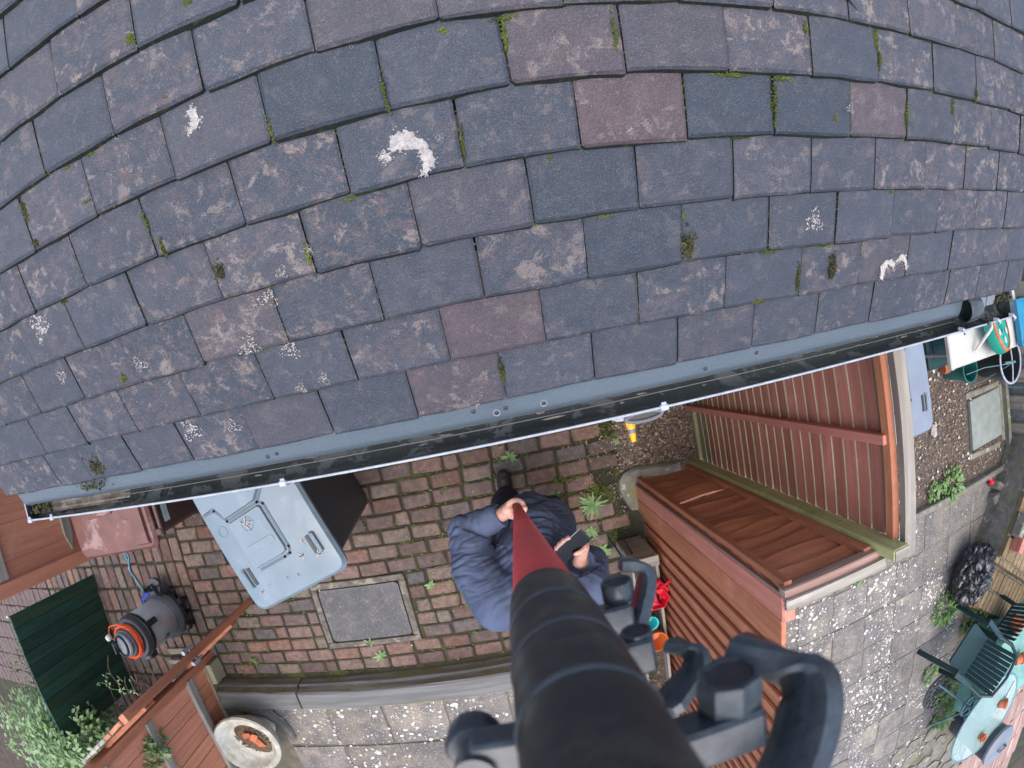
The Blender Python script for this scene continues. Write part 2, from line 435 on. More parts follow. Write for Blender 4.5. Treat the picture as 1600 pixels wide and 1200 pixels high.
m_jack = mat('navy_jacket', (.07, .094, .155), (.058, .078, .135), 14, .85, .25, 900, ovar=0, fine=.12, fscale=1400, patches=[((.10, .125, .215), 7, .5, .7, .5)], bdist=.0015)
m_trou = mat('dark_trousers', (.026, .032, .055), (.02, .024, .04), 14, .85, .25, 700, ovar=0, bdist=.0015)
m_shoe = mat('black_shoe_leather', (.024, .024, .026), (.035, .033, .032), 30, .5, .3, 200, ovar=0)
m_skin = mat('skin', (.58, .35, .28), (.5, .275, .215), 26, .5, .25, 200, ovar=0, fine=.05, sub=.12, bdist=.001)
m_hair = mat('grey_brown_hair', (.09, .065, .05), (.05, .036, .028), 60, .7, .6, 300, ovar=0)
m_screen = mat('phone_screen', (.006, .006, .008), None, 5, .12, 0, ovar=0, fine=0, spec=.25)
m_pred = mat('pole_red_paint', (.82, .05, .05), (.66, .036, .04), 7, .38, .2, 500, patches=[((.36, .08, .06), 5, .55, .72, .4), ((.42, .05, .045), 90, .66, .72, .5)], ovar=0, fine=.08, fscale=900)
m_pblk = mat('pole_black_sleeve', (.026, .027, .027), (.036, .035, .033), 40, .46, .25, 700, patches=[((.075, .064, .054), 34, .5, .64, .6), ((.13, .12, .11), 230, .64, .69, .6), ((.012, .012, .012), 60, .62, .7, .7)], ovar=0, fine=.25, fscale=1500, bdist=.0006, prough=.75, rvar=.12)
m_pedge = mat('pole_worn_edge', (.085, .1, .112), (.05, .058, .064), 80, .45, .2, 600, ovar=0)
m_clamp = mat('clamp_black_nylon', (.04, .05, .06), (.052, .065, .076), 60, .27, .15, 900, ovar=.05, patches=[((.11, .12, .13), 170, .64, .70, .6), ((.03, .03, .03), 50, .55, .68, .6)], bdist=.0006, fine=.2, prough=.75)
m_knobf = mat('clamp_bolt_face', (.04, .036, .04), (.032, .03, .033), 60, .5, .1, ovar=0)
m_urn = mat('weathered_cast_stone', (.58, .57, .5), (.38, .38, .32), 12, .85, .5, 90, patches=[((.33, .33, .16), 7, .54, .66, .8), ((.1, .105, .1), 18, .6, .7, .8)], ovar=0)
def leafmat(nm, c1, c2, ov=.0):
    m = bpy.data.materials.new(nm); m.use_nodes = True
    t = m.node_tree; N = t.nodes; L = t.links; bs = N['Principled BSDF']
    g = N.new('ShaderNodeNewGeometry'); mx = N.new('ShaderNodeMix'); mx.data_type = 'RGBA'
    mx.inputs[6].default_value = (*c1, 1); mx.inputs[7].default_value = (*c2, 1)
    L.new(g.outputs['Random Per Island'], mx.inputs[0]); L.new(mx.outputs[2], bs.inputs['Base Color'])
    bs.inputs['Roughness'].default_value = .5
    tr = N.new('ShaderNodeBsdfTranslucent'); L.new(mx.outputs[2], tr.inputs[0])
    ms = N.new('ShaderNodeMixShader'); ms.inputs[0].default_value = .25
    L.new(bs.outputs[0], ms.inputs[1]); L.new(tr.outputs[0], ms.inputs[2]); L.new(ms.outputs[0], N['Material Output'].inputs[0])
    return m
m_leaf = leafmat('climber_leaf', (.10, .2, .04), (.3, .42, .22))
m_weed = leafmat('weed_leaf', (.09, .19, .05), (.2, .33, .12))
m_weedd = leafmat('dark_weed_leaf', (.04, .10, .02), (.11, .2, .045))
m_ivy = leafmat('dull_ivy_leaf', (.05, .075, .02), (.12, .13, .04))
def glassmat():
    m = bpy.data.materials.new('table_glass'); m.use_nodes = True
    bs = m.node_tree.nodes['Principled BSDF']
    bs.inputs['Base Color'].default_value = (.36, .5, .47, 1); bs.inputs['Roughness'].default_value = .15
    bs.inputs['Alpha'].default_value = .42
    return m
m_glass = glassmat()
# ================================================================== SETTING: ground sheets
def sheet(name, x0, x1, y0, y1, z, mt, sub=1, wob=0.0):
    b = MB(); nx = max(1, int((x1 - x0) * sub)); ny = max(1, int((y1 - y0) * sub))
    vs = [(x0 + (x1 - x0) * i / nx, y0 + (y1 - y0) * j / ny, z + (noise.noise((i * .7, j * .7, z)) * wob if wob else 0)) for j in range(ny + 1) for i in range(nx + 1)]
    fs = [(j * (nx + 1) + i, j * (nx + 1) + i + 1, (j + 1) * (nx + 1) + i + 1, (j + 1) * (nx + 1) + i) for j in range(ny) for i in range(nx)]
    b.add(vs, fs, 0, True)
    return b.obj(name, mt)
g = struct(sheet('ground', -120, 120, -120, 120, -.07, m_soil))
g['label'] = 'bare brown soil ground around the yard'

def pebbles(b, pts, r0, r1, flat=.6):
    for (x, y, z) in pts:
        r = U(r0, r1); a = U(0, pi); ca, sa = cos(a), sin(a)
        rx, ry, rz = r * U(.8, 1.3), r * U(.6, 1), r * flat
        vs = []
        for px_, py_, pz_ in ((1, 0, 0), (-.2, .9, .1), (-1, -.1, 0), (.2, -1, .1), (.1, .1, 1), (.5, .55, .55), (-.55, .5, .5), (-.5, -.55, .55), (.55, -.5, .6)):
            k = U(.82, 1.15)
            vs.append((x + (px_ * rx * ca - py_ * ry * sa) * k, y + (px_ * rx * sa + py_ * ry * ca) * k, z + pz_ * rz))
        b.add(vs, [(0, 5, 8), (0, 1, 5), (1, 6, 5), (1, 2, 6), (2, 7, 6), (2, 3, 7), (3, 8, 7), (3, 0, 8), (5, 6, 4), (6, 7, 4), (7, 8, 4), (8, 5, 4)], 0, True)

# ---- brick paving: yard (bricks along the house) and side path (bricks laid across)
def brick_meshes(n, lx, ly, lz, bev, mt, name='brick'):
    out = []
    for i in range(n):
        b = MB(); b.box((0, 0, 0), (lx * U(.96, 1.0), ly * U(.93, 1.0), lz), None, 0, bev, .0035)
        out.append(b.mesh(name, mt))
    return out
bm_ = brick_meshes(9, .188, .091, .06, .009, m_brick)
bh_ = brick_meshes(3, .091, .091, .06, .009, m_brick)
yard = struct(sheet('brick_paving', -2.57, .75, -1.9, .14, -.016, m_bed, 6, .004))
MHX0, MHX1, MHY0, MHY1 = -1.555, -.862, -1.648, -1.134
def free(x, y, hx, hy):
    if MHX0 - .01 < x + hx and x - hx < MHX1 + .01 and MHY0 + .008 < y + hy and y - hy < MHY1 - .008: return False
    if x + hx > .69 and y > -.76: return False
    if x + hx > .64 and -1.05 < y < -.7: return False
    return True
row = 0
y = .06
while y > -1.87:
    x = -2.565 + U(-.006, .006)
    first = True
    while x < .66:
        half = R() < .06 or (first and row % 2 == 0)
        first = False
        lx = .0465 if half else .0955
        c = x + lx
        if c - lx > -2.62 and c + lx < .70:
            if free(c, y, lx, .047):
                me = random.choice(bh_ if half else bm_)
                place(me, 'brick', yard, (c, y + U(-.003, .003), -.03 + U(-.003, .003)), U(-.03, .03), U(-.022, .022), U(-.018, .018))
            else:
                # cut bricks beside the manhole frame
                if -1.14 > y > -1.66 and c - lx < MHX0 - .03 < c + lx:
                    wv = (MHX0 - .012) - (c - lx)
                    if wv > .03: place(random.choice(bm_), 'brick', yard, (c - lx + wv / 2, y, -.03), U(-.01, .01), 0, 0, (wv / .191, 1, 1))
                elif -1.14 > y > -1.66 and c - lx < MHX1 + .03 < c + lx:
                    wv = (c + lx) - (MHX1 + .012)
                    if wv > .03: place(random.choice(bm_), 'brick', yard, (c + lx - wv / 2, y, -.03), U(-.01, .01), 0, 0, (wv / .191, 1, 1))
        x += lx * 2 + U(.008, .016)
    y -= .1035
    row += 1
path = struct(sheet('side_path', -7.2, -2.575, -2.7, .14, -.02, m_bed, 5, .004))
y0 = .156
for r in range(12):
    yc = y0 - .1025 - .2045 * r
    xo = -2.625 + U(-.01, .01)
    x = xo
    while x > -4.5 and not (r > 9 and x < -4.2):
        place(random.choice(bm_), 'brick', path, (x, yc + U(-.006, .006), -.03 + U(-.003, .003)), pi / 2 + U(-.02, .02), U(-.01, .01), U(-.01, .01))
        x -= .101 + U(.0, .006)

bb = MB()
for r in range(3, 12):
    for i in range(22):
        bb.box((-4.6 - i * .104, .156 - .1025 - .2045 * r + U(-.005, .005), -.03 + U(-.003, .003)), (.096, .195, .06), rotz(U(-.015, .015)), 0, .006, .003)
stuff(bb.obj('far_bricks', m_brick, path))
# moss, grit and seedlings in the brick joints
b = MB()
def leaf(b, p, d, ln, wd, m=0, curl=.3):
    d = V(d).normalized(); sdv = d.cross(V((0, 0, 1)))
    if sdv.length < .05: sdv = V((1, 0, 0))
    sdv.normalize(); up = sdv.cross(d)
    p = V(p); q = p + d * ln * .5 + up * ln * .08; e = p + d * ln - up * ln * curl * .3
    b.add([p, q + sdv * wd * .5, e, q - sdv * wd * .5, q + up * wd * -.12], [(0, 1, 4), (1, 2, 4), (2, 3, 4), (3, 0, 4)], m, True)
for k in range(4200):
    x, y_ = U(-2.5, .66), U(-1.86, -.1)
    dens = noise.noise((x * 2.1, y_ * 2.1, 3.7)) * 1.2 + (.75 if x > -.3 else .42 if x > -.9 else .05)
    if R() > dens: continue
    rr = round((.06 - .0517 - y_) / .1035); yj = .06 - .0517 - rr * .1035
    if not free(x, yj, .01, .01): continue
    ty = yj + U(-.008, .008) if R() < .75 else y_
    if R() < .8:
        b.ball((x, ty, -.012), (U(.004, .014), U(.004, .008), U(.005, .011)), 6, 4, 0, None, True, .4)
    else:
        for q in range(random.randint(2, 5)):
            a = U(0, 2 * pi); leaf(b, (x, ty, -.006), (cos(a), sin(a), U(.3, 1.2)), U(.012, .03), U(.006, .013), 1)
for (mx, my, sx, sy, n) in ((.47, -.83, .07, .05, 260), (.60, -.44, .06, .10, 260), (.28, -.72, .10, .03, 160), (-.35, -1.0, .05, .03, 80), (.05, -.40, .16, .02, 140), (.35, -1.18, .08, .05, 160), (.56, -1.15, .04, .08, 120)):
    for q in range(n):
        b.ball((mx + random.gauss(0, sx * .5), my + random.gauss(0, sy * .5), U(-.01, .004)), (U(.003, .009), U(.003, .007), U(.004, .009)), 5, 4, 0, None, True, .4)
o = stuff(b.obj('joint_moss', [m_moss, m_weedd])); tag(o, 'green moss and seedlings growing in the brick joints', 'moss')
# scattered grit on the bricks
b = MB()
pebbles(b, [(U(-2.5, .66), U(-1.86, -.2), 0) for k in range(260)] + [(.3 + .36 * R() ** .5, U(-1.1, -.35), 0) for k in range(260)] + [(U(-3.6, -2.4), U(-1.9, -1.45), 0) for k in range(160)], .003, .009)
o = stuff(b.obj('loose_grit', m_peb)); tag(o, 'loose grit and crumbs scattered over the bricks', 'grit')

# ---- gravel strip by the fence and neighbour gravel
gr = struct(sheet('gravel_strip', .66, 1.2, -.80, .14, -.008, m_grav, 10, .008))
b = MB(); pebbles(b, [(U(.655, 1.19), U(-.79, .0), U(-.006, .004)) for k in range(2600)], .005, .011)
o = stuff(b.obj('gravel_stones', m_peb)); o.parent = gr
gn = struct(sheet('neighbour_gravel', 1.21, 4.75, -1.8, 1.4, -.012, m_grav, 5, .014))
b = MB(); pts = []
for k in range(9000):
    x, y_ = U(1.3, 4.72), U(-1.74, .1)
    if 4.0 < x < 4.64 and -1.52 < y_ < -.98: continue
    if noise.noise((x * 1.6, y_ * 1.6, 9.1)) < -.28 and R() < .7: continue
    pts.append((x, y_, U(-.012, .002)))
pebbles(b, pts, .006, .015)
o = stuff(b.obj('gravel_stones', m_peb)); o.parent = gn
b = MB(); pebbles(b, [(U(1.5, 4.6), U(-1.7, -.2), .0) for k in range(160)], .012, .024)
o = stuff(b.obj('pale_stones', m_pebw)); o.parent = gn

# ---- slab patios
def slab_mesh(lx, ly, lz, mt):
    b = MB(); b.box((0, 0, 0), (lx, ly, lz), None, 0, .006, .003); return b.mesh('slab', mt)
pz = .12
pat = struct(sheet('upper_patio', -2.62, 1.0, -6.2, -2.0, pz - .009, m_joint, 4, .004))
for j in range(9):
    for i in range(8):
        lx = .442
        x = -2.18 + i * .45 + .228 + (0.02 if j % 2 else 0) + U(-.006, .006)
        if i == 0 and j == 0: pass
        place(slab_mesh(lx, .425, .05, m_slab), 'slab', pat, (x, -2.085 - (.385 if j == 0 else .385 + .435 * j) + .20 + (0 if j else .0), pz - .022 + U(-.003, .003)), U(-.008, .008), U(-.006, .006), U(-.006, .006)) if j else \
        place(slab_mesh(lx, .378, .05, m_slab), 'slab', pat, (x, -2.28, pz - .022 + U(-.003, .003)), U(-.006, .006))
b = MB(); pts = []
while len(pts) < 1700:
    x, y_ = U(-2.15, .9), U(-4.4, -2.1)
    if noise.noise((x * 2.2, y_ * 2.2, 5.5)) + U(-.4, .4) > .0: pts.append((x, y_, pz + .0035))
pebbles(b, pts[:700], .004, .009, .25); pebbles(b, pts[700:], .007, .019, .12)
o = stuff(b.obj('exposed_pebbles', m_pebw)); o.parent = pat
# curved concrete edging beside the bowl and strip below the fence
rp = struct(sheet('garden_patio', .8, 7.5, -8.0, -1.86, -.003, m_joint, 3, .004))
sm = [slab_mesh(.352, .352, .05, m_slab) for k in range(6)]
for i in range(10):
    for j in range(10):
        x = .985 + .3615 * i; y_ = -2.03 - .3615 * j
        if x > 3.95 and y_ < -2.4: continue
        if x > 3.6 and y_ < -4.7: continue
        place(random.choice(sm), 'slab', rp, (x + U(-.004, .004), y_ + U(-.004, .004), -.02 + U(-.003, .003)), U(-.008, .008) + random.choice((0, pi / 2, pi)), U(-.006, .006), U(-.006, .006))
b = MB(); pts = []
while len(pts) < 3400:
    x, y_ = U(.9, 4.0), U(-5.2, -1.9)
    if noise.noise((x * 1.7, y_ * 1.7, 2.5)) + U(-.35, .35) > .02: pts.append((x, y_, .0055))
pebbles(b, pts[:1500], .004, .01, .25); pebbles(b, pts[1500:], .007, .02, .12)
o = stuff(b.obj('exposed_pebbles', m_pebw)); o.parent = rp
# concrete kerb between gravel and patio
k = thing('kerb', 'row of grey concrete kerb stones between gravel and slabs', 'kerb', (2.8, -1.81, 0))
x = 1.28
while x < 4.5:
    b = MB(); b.box((x + .3, -1.815, .012), (.595, .055, .12), rotz(U(-.01, .01)), 0, .012, .004); b.obj('kerb_stone', m_conc, k); x += .603
# stepping slab on the neighbour gravel
b = MB(); b.box((4.33, -1.255, .012), (.555, .47, .05), rotz(.03), 0, .008, .003)
tag(b.obj('stepping_slab', m_slabp), 'pale greenish concrete slab lying on the gravel', 'slab')
b = MB()
for (x0, y0, x1, y1) in ((4.02, -.985, 4.64, -.985), (4.66, -1.0, 4.68, -1.56), (4.03, -1.55, 4.6, -1.58)):
    b.beam((x0, y0, -.01), (x1, y1, -.01), .06, .05, (0, 0, 1), 0, .01, .004)
b.beam((4.74, -.9, .02), (4.78, -1.9, .02), .05, .08, (0, 0, 1), 0, .01, .005)
o = b.obj('slab_surround', m_conc); tag(o, 'dark worn concrete surround around the pale slab', 'edging')
# crazy paving and red tiles in the far corner
cp = struct(sheet('crazy_paving', 3.2, 5.4, -7.2, -4.72, -.004, m_bed, 3, .004))
for i in range(7):
    for j in range(8):
        x, y_ = 3.4 + i * .27 + U(-.05, .05), -4.9 - j * .27 + U(-.05, .05)
        n = random.randint(5, 7); ph = U(0, 6); poly = [((.135 + U(-.025, .012)) * cos(ph + 2 * pi * q / n), (.135 + U(-.025, .012)) * sin(ph + 2 * pi * q / n)) for q in range(n)]
        bb = MB(); bb.prism(poly, -.03, .012 + U(0, .01)); me = bb.mesh('stone', m_conc if R() < .6 else m_slab); place(me, 'stone', cp, (x, y_, 0))
rt = struct(sheet('red_tile_terrace', 4.9, 8, -8, -5.0, .0, m_bed, 3, .004))
for i in range(6):
    for j in range(5):
        bb = MB(); bb.box((0, 0, 0), (.29, .58, .03), None, 0, .006, .002)
        place(bb.mesh('tile', m_pinkw['y']), 'tile', rt, (5.05 + .3 * i, -5.3 - .59 * j, .005), .1)

# ================================================================== SLEEPER RETAINING STEP
def sleeper(name, label, x0, x1, z0, z1, y0, y1, jit=.004, cat='sleeper'):
    b = MB(); n = 10
    prof = [(y0, z0), (y0, z1 - .012), (y0 - .012, z1), (y1 + .01, z1), (y1, z1 - .01), (y1, z0)]
    vs = []
    for i in range(n + 1):
        x = x0 + (x1 - x0) * i / n
        for (yy, zz) in prof: vs.append((x, yy + U(-jit, jit), zz + U(-jit, jit) * .6))
    k_ = len(prof); fs = []; 
    b.add(vs, [], 0)
    for i in range(n):
        for q in range(k_):
            q2 = (q + 1) % k_
            b.f.append((i * k_ + q, i * k_ + q2, (i + 1) * k_ + q2, (i + 1) * k_ + q)); b.m.append(1 if q in (2, 1) else 0); b.s.append(False)
    b.f.append(tuple(range(k_))); b.m.append(0); b.s.append(False)
    b.f.append(tuple(n * k_ + q for q in reversed(range(k_)))); b.m.append(0); b.s.append(False)
    o = b.obj(name, [m_sleep, m_sleept]); tag(o, label, cat, 'sleepers edging the upper patio'); return o
sleeper('timber_sleeper', 'short brown upper sleeper at the left end by the stone bowl', -2.6, -1.885, .10, .19, -1.915, -2.075)
sleeper('timber_sleeper', 'long grey upper sleeper edging the patio behind the man', -1.87, .5, .10, .188, -1.92, -2.078)
sleeper('timber_sleeper', 'short mossy lower sleeper at the left end by the stone bowl', -2.62, -1.89, -.05, .098, -1.895, -2.05)
sleeper('timber_sleeper', 'long mossy lower sleeper facing the brick yard', -1.875, .5, -.05, .098, -1.90, -2.05)

# ================================================================== THE TILED BUILDING
W = .167; GA = .109
E0 = V((.0108, -.0454, 2.3635)); SD = V((0, .778122, .628114)); RN = V((0, -.628114, .778122))
def RP(u, k, lift=0.0):
    fr = k - math.floor(k) if k >= 0 else 0
    return E0 + V((u * W, 0, 0)) + SD * (k * GA) + RN * (lift - fr * .0115)
hs_ = thing('tiled_outbuilding', 'small building with a dark weathered plain tile roof', 'building', (0, .3, 0))
b = MB()
b.box((.07, .17, 1.1), (2.85, .10, 2.3)); b.box((-1.33, 1.4, 1.1), (.1, 2.4, 2.28)); b.box((1.47, 1.4, 1.1), (.1, 2.4, 2.28))
b.obj('wall', m_ybrick, hs_)
b = MB(); b.box((.07, .06, 2.235), (2.96, .022, .16), None, 0, .003); b.obj('fascia', m_white, hs_)
b = MB(); b.box((.07, .11, 2.15), (2.94, .10, .012)); b.obj('soffit', m_white, hs_)
b = MB()
p0 = RP(-8.5, 0.3, -.035); p1 = RP(9.3, .3, -.035); up = SD * 2.1
b.add([p0, p1, p1 + up, p0 + up, p0 - RN * .02, p1 - RN * .02, p1 + up - RN * .02, p0 + up - RN * .02], [(0, 1, 2, 3), (7, 6, 5, 4), (0, 4, 5, 1), (1, 5, 6, 2), (3, 2, 6, 7), (0, 3, 7, 4)])
roof = b.obj('roof', m_felt, hs_)
JO = {0: [-8.6, -7.55, -6.75, -5.92, -4.9, -3.97, -2.98, -1.98, -.98, 0, .99, 1.98, 2.98, 3.96, 4.95, 5.92, 6.75, 7.7, 8.72, 9.42],
 1: [-8.6, -7.58, -6.51, -5.52, -4.5, -3.47, -2.46, -1.47, -.48, .51, 1.51, 2.53, 3.56, 4.54, 5.51, 6.55, 7.51, 8.5, 9.42],
 2: [-8.6, -7.9, -7.0, -6.0, -5.01, -4.02, -3.05, -2.01, -1, -.02, .99, 1.99, 3.02, 4, 5, 6, 7.03, 8.03, 9.42],
 3: [-8.6, -7.5, -6.5, -5.51, -4.52, -3.49, -2.49, -1.48, -.48, .54, 1.53, 2.54, 3.54, 4.54, 5.53, 6.5, 7.5, 8.5, 9.42],
 4: [-8.6, -8, -7, -6, -4.99, -4.02, -2.99, -1.97, -.97, .02, 1.03, 2.03, 3.01, 4.06, 5.03, 6.05, 7.06, 8.06, 9.42],
 5: [-8.6, -7.5, -6.5, -5.5, -4.51, -3.48, -2.48, -1.5, -.49, .5, 1.49, 2.49, 3.48, 4.46, 5.5, 6.53, 7.57, 8.5, 9.42],
 6: [-8.6, -8, -7, -6, -4.97, -3.94, -2.96, -1.96, -.96, .04, 1.02, 2.03, 3.01, 4.0, 5.0, 6.0, 7.0, 8.0, 9.42]}
TCOL = {(5, -1): .02, (5, 0): .3, (4, 2.5): .03, (4, 3.5): .0, (4, 1.5): .95, (4, 4.5): .88, (3, 1): .1, (3, 2): .4, (2, 1.5): .12, (5, 1): .82, (5, 2): .72, (1, 0): .9, (0, -.5): .8, (2, -2.5): .78, (4, -.5): .25, (3, -1): .2, (3, 0): .62, (2, -.5): .5, (6, -.5): .75, (6, .5): .72, (1, 3): .35, (0, 1.5): .5, (3, -3): .55, (5, 3): .66, (2, .5): .3, (1, 1): .25}
for kk in range(15):
    js = JO.get(kk)
    if js is None:
        js = [-8.6] + [i + (.5 if kk % 2 else 0) + U(-.03, .03) for i in range(-8, 9)] + [9.42]
        if kk % 2: js = [-8.6] + [i + .52 + U(-.03, .03) for i in range(-8, 8)] + [8.5, 9.42]
    for a, c in zip(js[:-1], js[1:]):
        gap = U(.004, .012) if R() < .9 else .018
        u0, u1 = a + gap, c - gap * .5
        b = MB(); nx, ny = 5, 3
        lift = U(-.001, .0025); rot = U(-.006, .006); dk = U(-.025, .025) * (.5 if kk else 1.0); cam_ = U(.0005, .003); skew = U(-.004, .004)
        lo = RP(0, kk) ; tl = .185
        def tp(fx, fa, dz, e=0.0):
            u = u0 + (u1 - u0) * fx
            aa = fa * tl + (fx - .5) * rot * .6 + dk * GA
            xx = u * W + skew * (fa * tl) / .1 * .3
            hgt = lift - (fa * tl) * (.0115 / GA) - cam_ * (1 - 4 * (fx - .5) ** 2) * -.6 - (.0008 if fa == 0 else 0) + dz
            return E0 + V((xx, 0, 0)) + SD * (kk * GA + aa) + RN * hgt
        vs = []; fs = []
        xs = [0, .03, .35, .68, .97, 1]
        jg = [U(-.0016, .0016) for _ in xs]
        for j in range(ny + 1):
            for i, fx in enumerate(xs):
                fa = (0, .035, .45, 1)[j]
                p = tp(fx, fa, -.0022 if (j == 0 or i in (0, 5)) else 0)
                if j == 0: p = p + SD * (jg[i] + (.004 if i in (0, 5) and R() < .4 else 0))
                vs.append(p)
        n1 = len(xs)
        for j in range(ny):
            for i in range(n1 - 1):
                fs.append((j * n1 + i, j * n1 + i + 1, (j + 1) * n1 + i + 1, (j + 1) * n1 + i))
        bt = len(vs)
        ring = [i for i in range(n1)] + [n1 * 1 + n1 - 1, n1 * 2 + n1 - 1, n1 * 3 + n1 - 1]
        lft = [0, n1, n1 * 2, n1 * 3]
        low = {}
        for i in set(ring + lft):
            low[i] = len(vs); vs.append(vs[i] - RN * (.0115 if kk == 0 else .0098) + ((SD * .003 if kk == 0 else SD * -U(.005, .0095)) if i < n1 else V((0, 0, 0))))  # skirt flares downslope as a dark band of dirt and painted contact shade
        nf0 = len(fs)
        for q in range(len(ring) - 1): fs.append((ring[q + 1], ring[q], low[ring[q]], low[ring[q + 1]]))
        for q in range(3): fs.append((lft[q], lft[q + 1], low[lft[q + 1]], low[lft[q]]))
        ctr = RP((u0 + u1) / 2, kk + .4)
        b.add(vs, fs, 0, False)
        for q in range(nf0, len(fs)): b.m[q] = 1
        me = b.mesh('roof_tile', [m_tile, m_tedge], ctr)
        tob = place(me, 'roof_tile', roof, ctr)
        tc_ = TCOL.get((kk, round((u0 + u1) / 2 * 2) / 2), min(.8, max(.15, random.gauss(.4, .13))))
        pa_ = .2 if tc_ < .14 else random.choice((.25, .45, .7, .9, 1.05, 1.15))
        tob.color = (tc_, pa_, 0, 1)
MOSS = [(1.42, 5.48, 0.008, 0.078), (3.01, 4.47, 0.013, 0.083), (2.04, 2.28, 0.024, 0.04), (4.03, 1.47, 0.022, 0.055), (0.52, 5.62, 0.008, 0.061), (0.01, 0.54, 0.011, 0.051), (3.52, 1.31, 0.01, 0.066), (5.01, 4.4, 0.015, 0.061), (5.98, 4.66, 0.018, 0.051), (4.43, 5.75, 0.018, 0.057), (2.55, 4.92, 0.07, 0.008), (2.6, 3.96, 0.053, 0.008), (1.38, 3.98, 0.034, 0.007), (3.86, 1.95, 0.114, 0.01), (3.07, 1.95, 0.054, 0.011), (-4.46, 5.65, 0.015, 0.054), (-0.5, 5.27, 0.007, 0.028), (-2.41, 3.46, 0.016, 0.027), (-4.45, 5.1, 0.014, 0.015), (-2.52, 7.17, 0.02, 0.02), (-1.91, 7.29, 0.037, 0.016), (0.05, 5.85, 0.01, 0.012), (-5.69, 0.35, 0.048, 0.055), (-6.04, -0.09, 0.096, 0.028), (-0.49, 5.05, 0.005, 0.028), (0.04, 4.33, 0.005, 0.057), (-1.48, 5.15, 0.005, 0.037), (-3.33, 5.91, 0.022, 0.01), (-3.67, 5.92, 0.02, 0.007), (-0.96, 4.97, 0.045, 0.005), (0.55, 5.89, 0.039, 0.01), (-4.49, 3.91, 0.027, 0.01), (1.21, 2.94, 0.041, 0.005), (-2.89, 4.1, 0.007, 0.034), (-1.51, 3.28, 0.009, 0.039), (4.47, 5.38, 0.013, 0.037), (3.42, 5.73, 0.01, 0.023), (3.83, 4.29, 0.013, 0.013), (0.75, 3.89, 0.005, 0.04), (-1.0, 3.91, 0.036, 0.006), (-2.33, 1.96, 0.023, 0.007), (-1.99, 2.96, 0.021, 0.009), (3.13, 4.88, 0.053, 0.007), (5.4, 5.96, 0.044, 0.005), (-2.32, 6.12, 0.007, 0.021), (-3.55, 5.28, 0.027, 0.006), (-2.98, 4.56, 0.007, 0.033), (-4.22, 2.19, 0.017, 0.018), (-3.81, 3.51, 0.009, 0.007), (2.0, 2.78, 0.008, 0.016), (2.97, 1.04, 0.031, 0.008), (4.9, 2.88, 0.02, 0.015), (6.5, 5.1, 0.015, 0.031)]
for i, (u, k_, sx, sy) in enumerate(MOSS):
    b = MB(); n = max(14, min(130, int(sx * sy / 4.5e-6)))
    c = RP(u, k_)
    dry = i in (2, 3, 17, 18, 22, 23)
    if not dry: sx, sy = sx * .75, sy * .9
    hgt = min(.010, .3 * max(sx, sy)) * (1.5 if dry else .6)
    for q in range(n):
        a = random.gauss(0, .27); e = random.gauss(0, .27); ed = max(0, 1 - (2 * a) ** 2 * .5 - (2 * e) ** 2 * .5)
        r = U(.0008, .0024) * (1.35 if dry else 1)
        b.ball(c + V((1, 0, 0)) * (a * sx) + SD * (e * sy) + RN * (hgt * ed * U(.1, .8)), (r, r, r * U(.7, 1.6)), 5, 3, 0, None, True, .4)
    b.obj('moss_clump', m_mossb if dry else m_moss, roof)
# fine moss threads along many tile joints and lower edges
b = MB()
for q in range(5200):
    kk = random.randint(1, 8); js = JO.get(min(kk, 6))
    u, k_ = (random.choice(js[1:-1]) + U(-.02, .02), kk + U(0, .95)) if R() < .45 else (U(-6, 8), kk + U(-.02, .03) - .02)
    if noise.noise((u * .9, k_ * .8, 1.3)) < -.02: continue
    c = RP(u, max(k_, .02), -.002); r = U(.0007, .002)
    b.ball(c, (r * 1.4, r, r), 5, 4, 0, None, True, .3)
stuff(b.obj('joint_moss', m_moss, roof))
LICH = [(-2.44, 2.13, 0.038), (-2.05, 1.84, 0.035), (-2.05, 2.81, 0.031), (-5.08, 3.72, 0.062), (-3.74, 0.73, 0.048), (-0.35, 0.18, 0.033), (3.63, 2.46, 0.042), (-1.49, 3.37, 0.019), (-1.8, 3.17, 0.021), (-1.82, 1.21, 0.022), (-3.14, 0.62, 0.028), (-0.68, 5.95, 0.012), (1.48, 4.18, 0.017), (-2.1, 1.14, 0.021), (-0.13, 4.47, 0.015), (-3.87, 2.36, 0.029), (1.62, 4.3, 0.012), (-2.22, 2.75, 0.018), (4.03, 4.47, 0.02), (-5.2, 2.63, 0.031)]
def flake(b, c, r):
    n = 7; ph = U(0, 6)
    vs = [c + RN * .0014] + [c + (V((1, 0, 0)) * cos(ph + 2 * pi * q / n) + SD * sin(ph + 2 * pi * q / n)) * (r * U(.55, 1.25)) + RN * .0004 for q in range(n)]
    b.add(vs, [(0, 1 + q, 1 + (q + 1) % n) for q in range(n)], 0, True)
for (u, k_, d) in LICH:
    b = MB(); 
    for q in range(120):
        a = U(0, 2 * pi); rr = d * .5 * R() ** .6 * (1 + .35 * sin(a * 3 + u))
        flake(b, RP(u + rr * cos(a) / W, k_ + rr * sin(a) / GA, .003), d * U(.012, .05))
    b.obj('lichen_patch', m_lich, roof)
